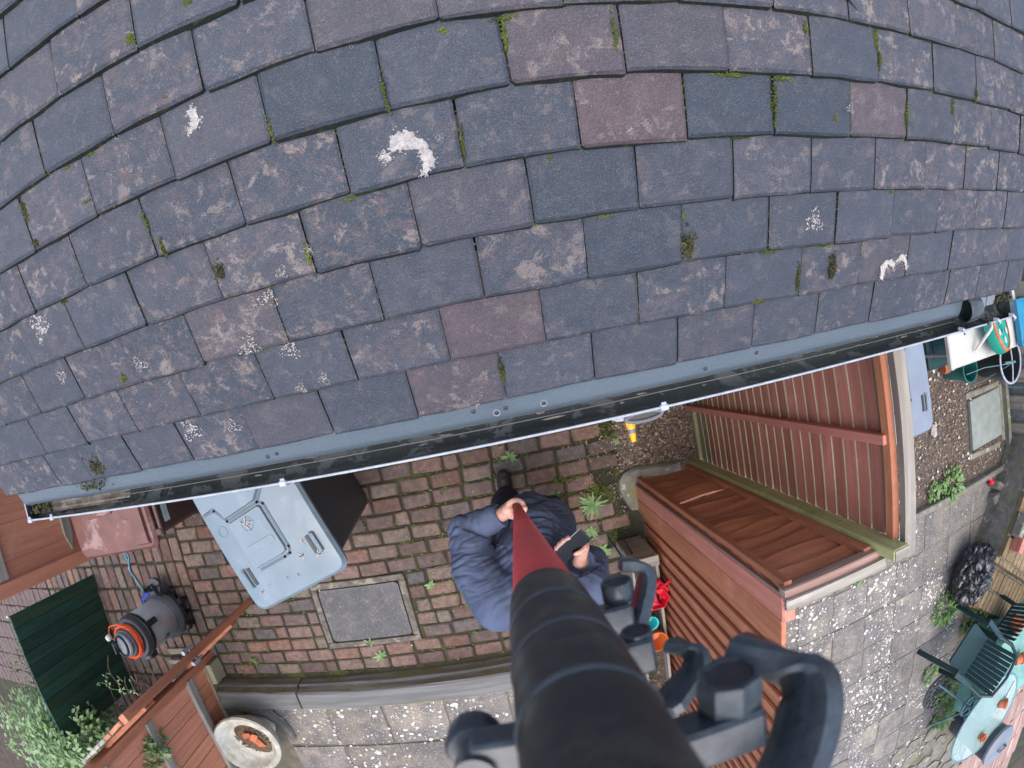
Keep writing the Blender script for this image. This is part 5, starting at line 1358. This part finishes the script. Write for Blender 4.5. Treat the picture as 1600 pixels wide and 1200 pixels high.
# furniture cover
b = MB(); nx_, ny_ = 16, 16; vs = []
for i in range(nx_ + 1):
    for j in range(ny_ + 1):
        x = 4.25 + 1.5 * i / nx_; y_ = -4.75 + 1.25 * j / ny_
        e = min(i, nx_ - i, j, ny_ - j); z = .55 if e > 1 else (.5 if e == 1 else .02)
        vs.append((x + U(-.01, .01), y_ + U(-.01, .01), z + noise.noise((x * 4, y_ * 4, 0)) * .05 * (e > 0)))
b.add(vs, [(i * (ny_ + 1) + j, (i + 1) * (ny_ + 1) + j, (i + 1) * (ny_ + 1) + j + 1, i * (ny_ + 1) + j + 1) for i in range(nx_) for j in range(ny_)], 0, True)
tag(b.obj('furniture_cover', m_tarp), 'pale teal plastic cover over furniture at the right edge', 'cover')
for (x, y_, z, mt_, lab) in ((4.62, -3.92, .6, m_terra, 'orange pot resting on the teal cover near the chair'), (4.85, -4.0, .6, m_redp, 'red pot resting on the teal cover near the edge')):
    pot('flower_pot', lab, (x, y_, z), .05, .07, .12, mt_, Matrix.Rotation(1.2, 3, 'Y'))
# glass table
TC = V((4.14, -4.38, 0)); tl_ = thing('glass_table', 'round glass topped garden table with teal metal legs', 'table', TC)
b = MB(); b.lathe([(.0, .70), (.53, .70), (.535, .704), (.53, .708), (.0, .708)], 48, TC); b.obj('glass_top', m_glass, tl_, 30)
b = MB(); b.tube([TC + V((.54 * cos(a), .54 * sin(a), .704)) for a in [2 * pi * q / 48 for q in range(48)]], .011, 8, 0, True, True, True); b.obj('rim', m_tmet, tl_)
for a in (2.3, 3.9, 5.4, .8):
    d = V((cos(a), sin(a), 0)); b = MB(); b.tube([TC + d * .45 + V((0, 0, .69)), TC + d * .10 + V((0, 0, .40)), TC + d * .12 + V((0, 0, .30)), TC + d * .42 + V((0, 0, .03)), TC + d * .47 + V((0, 0, .012))], .013, 8); b.obj('leg', m_tmet, tl_)
b = MB(); b.lathe([(.10, .33), (.13, .335), (.13, .36), (.10, .365)], 20, TC); b.box(TC + V((0, 0, .348)), (.24, .03, .02), rotz(.6)); b.box(TC + V((0, 0, .348)), (.24, .03, .02), rotz(2.1)); b.obj('hub', m_tmet, tl_)
pot('flower_pot', 'terracotta pot standing on the glass table near the cover', (4.32, -4.28, .71), .045, .062, .11, m_terra, Matrix.Rotation(.7, 3, 'Y'))
pot('flower_pot', 'small terracotta pot on the glass table near the dustbin', (4.12, -4.62, .71), .04, .055, .08, m_terra)
b = MB(); b.beam((4.42, -4.30, .72), (4.55, -4.10, .72), .04, .012, (0, 0, 1), 0, .004); tag(b.obj('white_trowel', m_white), 'white plastic trowel lying on the glass table', 'trowel')
pb = thing('parasol_base', 'dark round ornate parasol base on the slabs', 'parasol base', (3.86, -4.16, 0))
b = MB(); b.lathe([(.10, .02), (.12, .035), (.14, .02)], 28, (3.86, -4.16, 0)); b.lathe([(.20, .0), (.205, .03), (.225, .03), (.235, .0)], 28, (3.86, -4.16, 0)); b.lathe([(.0, .03), (.06, .03), (.065, .01)], 20, (3.86, -4.16, 0)); b.obj('ring', m_dgrey, pb)
for q in range(14):
    a = 2 * pi * q / 14; b = MB(); b.tube([V((3.86, -4.16, .025)) + V((r_ * cos(a + t), r_ * sin(a + t), 0)) for r_, t in ((.055, 0), (.10, .18), (.15, -.12), (.215, .1))], .011, 6); b.obj('spoke', m_dgrey, pb)
db = thing('dustbin', 'dark grey plastic dustbin with a paler lid behind the glass table', 'dustbin', (4.50, -5.0, 0))
b = MB(); b.lathe([(.0, .0), (.20, .0), (.205, .02), (.245, .80), (.255, .80), (.255, .83), (.24, .83)], 32, (4.50, -5.0, 0)); b.obj('body', m_dgrey, db)
for z_ in (.12, .16, .2): 
    b = MB(); b.lathe([(.212 + z_ * .04, z_), (.218 + z_ * .04, z_ + .006), (.213 + z_ * .04, z_ + .012)], 32, (4.50, -5.0, 0)); b.obj('rib', m_dgrey, db)
b = MB(); b.lathe([(.262, .80), (.268, .82), (.262, .845), (.22, .865), (.12, .88), (.0, .885)], 32, (4.50, -5.0, 0)); ld = b.obj('lid', m_mgrey, db)
b = MB(); b.tube([(4.43, -5.0, .875), (4.44, -5.0, .925), (4.56, -5.0, .925), (4.57, -5.0, .875)], .018, 8); b.obj('handle', m_mgrey, ld)
# ================================================================== TELESCOPIC POLE WITH CLAMPS
PF = V((-.022, -.535, 1.2)); PD = V((.01236967, .21881202, .97568862)); PR = V((.99992349, -.00270684, -.01206987)); PE = PD.cross(PR)
def PL(a, e, t): return PF + PR * a + PE * e + PD * t
pole = thing('telescopic_pole', 'red telescopic pole with black locking sleeves rising to the camera', 'pole', PL(0, 0, -.55))
b = MB(); b.tube([PL(0, 0, t) for t in (-.55, .4, 1.2, 1.99)], [.0158, .0158, .0160, .0161], 40); b.obj('red_tube', m_pred, pole, 60)
def sleeve(pts_, nm, mt):
    bb = MB(); bb.tube([PL(0, 0, t) for t, r_ in pts_], [r_ for t, r_ in pts_], 56, 0, True); return bb.obj(nm, mt, pole, 50)
sleeve([(1.975, .0166), (1.9765, .0171), (2.000, .0171), (2.030, .0168)], 'sleeve', m_pblk)
sleeve([(2.0262, .0168), (2.0272, .01715), (2.0292, .01715), (2.0302, .0166)], 'worn_ring', m_pedge)
sleeve([(2.029, .0165), (2.032, .0167), (2.074, .0161)], 'sleeve', m_pblk)
sleeve([(2.0704, .0162), (2.0712, .0165), (2.0730, .0165), (2.0738, .0160)], 'worn_ring', m_pedge)
sleeve([(2.0725, .0158), (2.0755, .0160), (2.1135, .0152)], 'sleeve', m_pblk)
sleeve([(2.1112, .0153), (2.1119, .01555), (2.1136, .01555), (2.1143, .0151)], 'worn_ring', m_pedge)
sleeve([(2.113, .0149), (2.116, .0151), (2.158, .0138)], 'sleeve', m_pblk)
sleeve([(2.1568, .0139), (2.1574, .01415), (2.1588, .01415), (2.1594, .0137)], 'worn_ring', m_pedge)
sleeve([(2.158, .0135), (2.161, .0137), (2.30, .0125)], 'sleeve', m_pblk)
def clampset(t, ax, kr, kh, lev, hexn, size=1.0, kof=(0, 0, 0)):
    """t position on the pole; block, knob and lever stand off to the right"""
    c = MB(); M = axes(PR, PE, PD)
    c.box(PL(ax * .70, -.0085 * size - (.004 if hexn == 8 else 0), t + .001), (ax * .8, (.011 if hexn == 8 else .014) * size, .014 * size), M, 0, .0012); blk = c.obj('clamp_block', m_clamp, pole)
    c = MB(); kd = (PE * .97 + PD * .22).normalized(); kc = PL(ax * 1.02 + kof[0], -.0015 + kof[1], t + .003 + kof[2])
    nn = hexn
    c.tube([kc - kd * .006 * size, kc + kd * .002], kr * .55, 20)
    prof_ = [(kr * .55, 0), (kr * .97, 0), (kr, .0008), (kr, kh - .001), (kr * .95, kh), (kr * .76, kh), (kr * .74, kh - .0006)]
    c.lathe(prof_, nn, kc, frame_to(kd), 0, nn > 12); c.lathe([(kr * .74, kh - .0006), (.0, kh - .0006)], nn, kc, frame_to(kd), 1, False)
    c.obj('clamp_knob', [m_clamp, m_knobf], pole, 35)
    c = MB(); ctrl = [V(q) for q in lev]; pts_ = []; n0 = len(ctrl)
    for q in range(n0 - 1):
        P0, P1, P2, P3_ = ctrl[max(q - 1, 0)], ctrl[q], ctrl[q + 1], ctrl[min(q + 2, n0 - 1)]
        for u in (0, .25, .5, .75):
            pts_.append(.5 * ((2 * P1) + (P2 - P0) * u + (2 * P0 - 5 * P1 + 4 * P2 - P3_) * u * u + (3 * P1 - P0 - 3 * P2 + P3_) * u ** 3))
    pts_.append(ctrl[-1]); pts_ = [PL(*q) for q in pts_]; n = len(pts_)
    w_ = (.0100 if hexn == 8 else .0085) * size; th = (.0046 if hexn == 8 else .0030) * size; rings = []
    pts_ = [q - PD * (w_ - .0066 * size) for q in pts_]
    for i in range(n):
        d_ = (pts_[min(i + 1, n - 1)] - pts_[max(i - 1, 0)]).normalized(); x_ = d_.cross(PD).normalized(); y_ = x_.cross(d_)
        k_ = .72 if i in (0, n - 1) else 1.0
        bv = .25
        sec = [(1, 1 - bv), (1 - bv * 1.4, 1), (-1 + bv * 1.4, 1), (-1, 1 - bv), (-1, -1 + bv), (-1 + bv * 1.4, -1), (1 - bv * 1.4, -1), (1, -1 + bv)]
        rings.append([pts_[i] + x_ * (th * sx_ * k_) + y_ * (w_ * sy_ * k_) for sx_, sy_ in sec])
    loft(c, rings, smooth=True); c.obj('clamp_lever', m_clamp, pole, 35)
clampset(1.998, .0285, .0066, .0085, [(.0325, .0125, 1.9865), (.0385, .0105, 1.9875), (.0425, .0060, 1.9895), (.0405, -.0005, 1.9925), (.0362, -.0075, 1.9965), (.0328, -.0130, 2.0005), (.0300, -.0185, 2.0045)], 24, 1.0, (-.001, .001, -.006))
clampset(2.050, .0245, .0052, .0065, [(.0350, -.0105, 2.0415), (.0385, -.0125, 2.0445), (.0410, -.0155, 2.0490), (.0380, -.0190, 2.0540), (.0315, -.0215, 2.0595), (.0235, -.0240, 2.0670)], 24, .85, (-.002, -.004, -.004))
clampset(2.108, .0335, .0078, .0098, [(.0400, .0000, 2.0925), (.0435, -.0020, 2.0960), (.0478, -.0052, 2.1020), (.0505, -.0090, 2.1095), (.0482, -.0135, 2.1160), (.0440, -.0185, 2.1205), (.0385, -.0240, 2.1245), (.0315, -.0305, 2.1290)], 8, .95, (-.0028, -.0055, -.004))
b = MB(); b.tube([PL(-.0265, -.006, 2.088), PL(-.0265, -.006, 2.090), PL(-.0265, -.006, 2.098), PL(-.0262, -.006, 2.0995)], [.0062, .0068, .0068, .006], 22); b.tube([PL(-.0255, -.007, 2.0995), PL(-.0255, -.007, 2.112)], .0048, 18); b.box(PL(-.018, -.006, 2.104), (.016, .012, .012), axes(PR, PE, PD), 0, .0012)
b.obj('clamp_bolt', m_clamp, pole)

# ================================================================== THE MAN
def capsule(b, p0, p1, r0, r1, n=14):
    p0 = V(p0); p1 = V(p1); d = (p1 - p0); L_ = max(d.length, 1e-5); d.normalize(); pts_ = []; rs = []
    for q in range(4):
        a = pi / 2 * (1 - q / 4); pts_.append(p0 - d * r0 * sin(a)); rs.append(max(1e-4, r0 * cos(a)))
    pts_.append(p0); rs.append(r0); pts_.append(p1); rs.append(r1)
    for q in range(1, 5):
        a = pi / 2 * q / 4; pts_.append(p1 + d * r1 * sin(a)); rs.append(max(1e-4, r1 * cos(a)))
    b.tube(pts_, rs, n)
def organic(name, b, mt, parent, vox, smooth=4, disp=None):
    me = b.mesh(name, mt, (0, 0, 0), None); ob = bpy.data.objects.new(name + '_src', me); col.objects.link(ob)
    m1 = ob.modifiers.new('r', 'REMESH'); m1.mode = 'VOXEL'; m1.voxel_size = vox; m1.use_smooth_shade = True
    m2 = ob.modifiers.new('s', 'SMOOTH'); m2.iterations = smooth; m2.factor = .5
    dg = bpy.context.evaluated_depsgraph_get(); me2 = bpy.data.meshes.new_from_object(ob.evaluated_get(dg))
    me2.name = name; bpy.data.objects.remove(ob)
    if disp:
        nv_ = [(v.co.copy(), v.normal.copy()) for v in me2.vertices]
        for v, (c, n_) in zip(me2.vertices, nv_): v.co = disp(c, n_)
    o0 = parent.location if parent else V((0, 0, 0))
    for v in me2.vertices: v.co = v.co - o0
    me2.materials.clear(); me2.materials.append(mt)
    for p in me2.polygons: p.use_smooth = True
    me2.update()
    o = bpy.data.objects.new(name, me2); col.objects.link(o)
    if parent: o.parent = parent
    return o
J = dict(
    pelvis=V((.03, -.71, .90)), waist=V((.03, -.75, 1.05)), chest=V((.0, -.84, 1.27)), neck=V((.01, -.86, 1.46)), head=V((.035, -.83, 1.60)),
    ls=V((-.18, -.86, 1.38)), le=V((-.245, -.615, 1.13)), lw=V((-.105, -.560, 1.185)),
    rs=V((.19, -.88, 1.38)), re=V((.235, -.87, 1.14)), rw=V((.172, -.775, 1.335)),
    lh=V((-.05, -.72, .88)), lk=V((-.085, -.68, .48)), la=V((-.080, -.73, .10)),
    rh=V((.11, -.74, .88)), rk=V((.17, -.83, .48)), ra=V((.200, -.95, .10)))
man = thing('person', 'person in a navy jacket gripping the red pole and holding a phone', 'person', (.05, -.8, 0))
b = MB()
capsule(b, J['pelvis'], J['chest'], .125, .135); capsule(b, J['chest'], J['neck'] - V((0, 0, .06)), .12, .08); capsule(b, J['neck'] - V((0, 0, .05)), J['head'], .058, .06)
b.ball(J['head'] + V((0, .01, .03)), (.078, .098, .115), 18, 12)
capsule(b, J['head'] + V((0, .075, -.055)), J['head'] + V((0, .05, -.08)), .03, .04)           # chin
b.ball(J['head'] + V((0, .112, -.005)), (.014, .02, .024), 10, 8)                                 # nose
for s in (-1, 1):
    b.ball(J['head'] + V((s * .082, -.005, .005)), (.012, .02, .032), 10, 8)                      # ears
    capsule(b, J['head'] + V((s * .02, .095, .035)), J['head'] + V((s * .05, .085, .032)), .012, .01)   # brow
for a, c, d in (('ls', 'le', 'lw'), ('rs', 're', 'rw')):
    capsule(b, J[a], J[c], .055, .042); capsule(b, J[c], J[d], .042, .029)
for a, c, d in (('lh', 'lk', 'la'), ('rh', 'rk', 'ra')):
    capsule(b, J[a], J[c], .085, .058); capsule(b, J[c], J[d], .055, .038); capsule(b, J[d], J[d] + V((0, .05, -.03)), .034, .03)
# left hand closed round the pole
def on_pole(t, ang, r): return PL(r * cos(ang), r * sin(ang), t)
PRAD = .0160
capsule(b, J['lw'], on_pole(.0, 3.35, PRAD + .034), .031, .030)
capsule(b, on_pole(-.035, 3.5, PRAD + .024), on_pole(.02, 3.2, PRAD + .026), .027, .026); capsule(b, on_pole(.0, 3.1, PRAD + .032), on_pole(.016, 2.6, PRAD + .020), .024, .017)
for q, (t, L_) in enumerate(((.030, 3.5), (.007, 3.7), (-.016, 3.6), (-.038, 3.2))):
    base = on_pole(t - .002, 2.95, PRAD + .026); prev = base; rr_ = .0128 - .0007 * q
    for i, (ang, ex) in enumerate(((2.35, .021), (1.75, .0165), (1.1, .0135), (.45, .012), (3.2 - L_ + .1, .0115))):
        p = on_pole(t + .002 * i, ang, PRAD + ex); capsule(b, prev, p, rr_, rr_ * .95); prev = p; rr_ *= .96
    capsule(b, on_pole(-.01, 3.3, PRAD + .028), base, .018, .015)
tb_ = on_pole(.018, 3.75, PRAD + .028); prev = tb_
for ang, ex, tt, rr_ in ((4.4, .022, .036, .0145), (5.2, .0155, .046, .0135), (6.0, .0145, .05, .0118)):
    p = on_pole(tt, ang, PRAD + ex); capsule(b, prev, p, rr_ + .0012, rr_); prev = p
# right hand under and beside the phone
PHc = V((.146, -.682, 1.40)); phx = V((.84, .52, .0)).normalized(); pn_ = V((-.30, -.42, .85)); phn = (pn_ - phx * pn_.dot(phx)).normalized(); phy = phn.cross(phx); Mp = axes(phx, phy, phn)
def PH(x, y_, z): return PHc + Mp @ V((x, y_, z))
palm = PH(.030, -.055, -.030)
capsule(b, J['rw'], palm, .027, .026); capsule(b, palm, PH(.0, -.012, -.026), .026, .02)
for q, (x, L_) in enumerate(((-.040, .9), (-.019, 1.0), (.002, 1.0), (.022, .85))):
    p0 = PH(x * .6 + .006, -.018, -.026); p1 = PH(x, .018, -.019); p2 = PH(x - .002, .041 * L_ + .001, -.008); p3 = PH(x - .003, .043 * L_ + .001, .008)
    capsule(b, p0, p1, .0105, .0095); capsule(b, p1, p2, .0095, .0088); capsule(b, p2, p3, .0088, .0078)
p0 = PH(.040, -.040, -.018); p1 = PH(.034, -.048, .002); p2 = PH(.012, -.036, .016); p3 = PH(-.006, -.028, .0155)
capsule(b, p0, p1, .0145, .0125); capsule(b, p1, p2, .0125, .0108); capsule(b, p2, p3, .0108, .0092)
body = organic('body', b, m_skin, man, .0052, 3)
# hair and eyes
b = MB(); b.ball(J['head'] + V((0, -.012, .045)), (.086, .100, .110), 20, 14, 0, None, True, .02)
vs = b.v; b.v = [(x, min(y_, J['head'].y + .075), max(z, J['head'].z - .02 + max(0, (y_ - J['head'].y)) * .9)) for x, y_, z in vs]; b.obj('hair', m_hair, man, None)
for s in (-1, 1):
    b = MB(); b.ball(J['head'] + V((s * .033, .098, .016)), .012, 10, 8); b.obj('eye', m_white, man)
b = MB(); capsule(b, J['head'] + V((-.022, .1, -.045)), J['head'] + V((.022, .1, -.045)), .006, .006, 8); b.obj('mouth', m_skin, man)
# jacket
b = MB()
capsule(b, V((.03, -.70, .88)), V((.03, -.735, 1.06)), .145, .145, 20); capsule(b, V((-.04, -.71, .88)), V((-.05, -.80, 1.22)), .13, .135, 20); capsule(b, V((.10, -.725, .88)), V((.08, -.82, 1.22)), .128, .125, 20)
capsule(b, V((.02, -.74, 1.05)), V((.0, -.84, 1.30)), .150, .145, 20); capsule(b, V((-.03, -.86, 1.20)), V((-.03, -.88, 1.34)), .14, .12, 20)
capsule(b, J['ls'] + V((.06, 0, -.02)), J['rs'] + V((-.06, 0, -.02)), .108, .10, 18); capsule(b, V((.0, -.86, 1.36)), V((.01, -.86, 1.44)), .11, .075, 18)
le2 = J['le'] + V((-.005, .0, 0)); mid = (J['ls'] + le2) / 2 + V((-.025, -.01, 0))
capsule(b, J['ls'] + V((.01, -.01, 0)), mid, .108, .098, 18); capsule(b, mid, le2, .098, .082, 18); capsule(b, le2, J['lw'] + (le2 - J['lw']) * .0, .080, .052, 18)
capsule(b, J['rs'] + V((-.01, 0, 0)), J['re'], .088, .075, 18); capsule(b, J['re'], J['rw'] + (J['re'] - J['rw']) * .2, .072, .048, 18)
cuffL = J['lw'] + (le2 - J['lw']) * -.06; cuffLd = (J['lw'] - le2).normalized()
cuffR = J['rw'] + (J['re'] - J['rw']) * .16; cuffRd = (J['rw'] - J['re']).normalized()
def folds(c, n_):
    d = 0.0
    # hem and cuffs end cleanly
    def ridg(x): return 1 - abs(x) * 2
    a1 = J['ls'] - c; 
    def seg(p, a, e):
        ab = e - a; t = max(0, min(1, (p - a).dot(ab) / ab.dot(ab))); return t, (a + ab * t - p).length
    t1, d1 = seg(c, J['ls'], le2); t2, d2 = seg(c, le2, J['lw']); t3, d3 = seg(c, J['rs'], J['re']); t4, d4 = seg(c, J['re'], J['rw'])
    dm = min(d1, d2, d3, d4)
    big = V((noise.noise(c * 7), noise.noise(c * 7 + V((9, 0, 0))), noise.noise(c * 7 + V((0, 9, 0))))) * .055
    q = c + big
    def crease(p, f, sharp=1.0):   # thin valleys between soft pillows
        return 1 - min(1, abs(noise.noise(p * f)) * 3.2) ** sharp
    if dm < .125:
        ax_ = ((le2 - J['ls']), (J['lw'] - le2), (J['re'] - J['rs']), (J['rw'] - J['re']))[(d1, d2, d3, d4).index(dm)].normalized()
        tt = (t1, t2, t3, t4)[(d1, d2, d3, d4).index(dm)]
        amp = {d1: .45 + .6 * t1, d2: 1.05 - .6 * t2, d3: .6, d4: .8}[dm]
        al = q.dot(ax_); rest = q - ax_ * al
        w1 = V((rest.x * 5.5, rest.y * 5.5, rest.z * 5.5)) + ax_ * (al * 21)
        w2 = V((rest.x * 9, rest.y * 9, rest.z * 9)) + ax_ * (al * 44) + V((5, 3, 1))
        d += (-.0105 * crease(w1, 1.0) - .0038 * crease(w2, 1.0)) * amp + .006 + noise.noise(c * 9) * .006
    else:
        w1 = V((q.x * 9, q.y * 9, q.z * 7)); w2 = V((q.x * 15, q.y * 15, q.z * 26)) + V((3, 7, 2))
        d += -.009 * crease(w1, 1.0) - .005 * crease(w2, 1.0) + .004 + noise.noise(c * 8) * .007
    p = c + n_ * d
    if p.z < .80: p = V((p.x, p.y, .80 + (p.z - .80) * .05))
    for (cp, cd_, ell) in ((cuffL, cuffLd, J['lw']), (cuffR, cuffRd, J['rw'])):
        if (p - ell).length < .075:
            k_ = (p - cp).dot(cd_)
            if k_ > 0: p = p - cd_ * k_
    return p
organic('jacket', b, m_jack, man, .0055, 6, folds)
# seams, cuffs, pocket and collar detail
b = MB(); Mq = frame_to(cuffLd); b.lathe([(.0465, -.028), (.0505, -.026), (.051, .0), (.048, .004), (.040, .002)], 28, cuffL, Mq); b.obj('cuff', m_jack, man)
b = MB(); Mq = frame_to(cuffRd); b.lathe([(.045, -.026), (.049, -.024), (.0495, .0), (.046, .004), (.038, .002)], 28, cuffR, Mq); b.obj('cuff', m_jack, man)
# trousers
b = MB()
capsule(b, V((.0, -.70, .84)), V((.06, -.71, .84)), .13, .13, 18)
for a, c, d in (('lh', 'lk', 'la'), ('rh', 'rk', 'ra')):
    capsule(b, J[a], J[c], .10, .078, 16); capsule(b, J[c], J[d] + V((0, 0, .02)), .078, .066, 16)
def tf(c, n_):
    p = c + n_ * ((sin(c.z * 70 + noise.noise((c.x * 6, c.y * 6, c.z * 6)) * 6) * .5 + .5) ** 2 * .008 + noise.noise((c.x * 15, c.y * 15, c.z * 15)) * .004)
    if p.z < .055: p.z = .055
    return p
organic('trousers', b, m_trou, man, .009, 4, tf)
for s, an, toe in (('l', J['la'], V((-.080, -.570, 0))), ('r', J['ra'], V((.205, -.800, 0)))):
    b = MB(); hl = V((an.x, an.y - .055, 0)); dr = (toe - hl).normalized()
    capsule(b, hl + V((0, 0, .052)), hl + V((0, 0, .085)) + dr * .02, .046, .050); capsule(b, hl + dr * .06 + V((0, 0, .06)), toe - dr * .07 + V((0, 0, .05)), .047, .047); capsule(b, toe - dr * .09 + V((0, 0, .05)), toe - dr * .035 + V((0, 0, .04)), .046, .040)
    def sf(c, n_):
        p = c.copy()
        if p.z < .012: p.z = .004
        return p
    sh = organic('shoe', b, m_shoe, man, .005, 4, sf)
    b = MB()
    for q in range(4):
        pc = toe - dr * (.10 + .018 * q) + V((0, 0, .092 + .004 * q)); sdv = V((dr.y, -dr.x, 0)); b.tube([pc - sdv * .022 + V((0, 0, -.006)), pc + V((0, 0, .003)), pc + sdv * .022 + V((0, 0, -.006))], .0028, 6)
    b.obj('laces', m_blk, sh)
# phone
ph = thing('mobile_phone', 'black mobile phone held in the right hand', 'phone', PHc)
b = MB(); b.box(PHc, (.152, .074, .008), Mp, 0, .0025); b.obj('case', m_blk, ph)
b = MB(); b.box(PH(0, 0, .0047), (.142, .067, .0012), Mp); b.obj('screen', m_screen, ph)
b = MB(); b.box(PH(.002, .0362, .0044), (.146, .0022, .0028), Mp); b.obj('bright_edge', m_lip, ph)
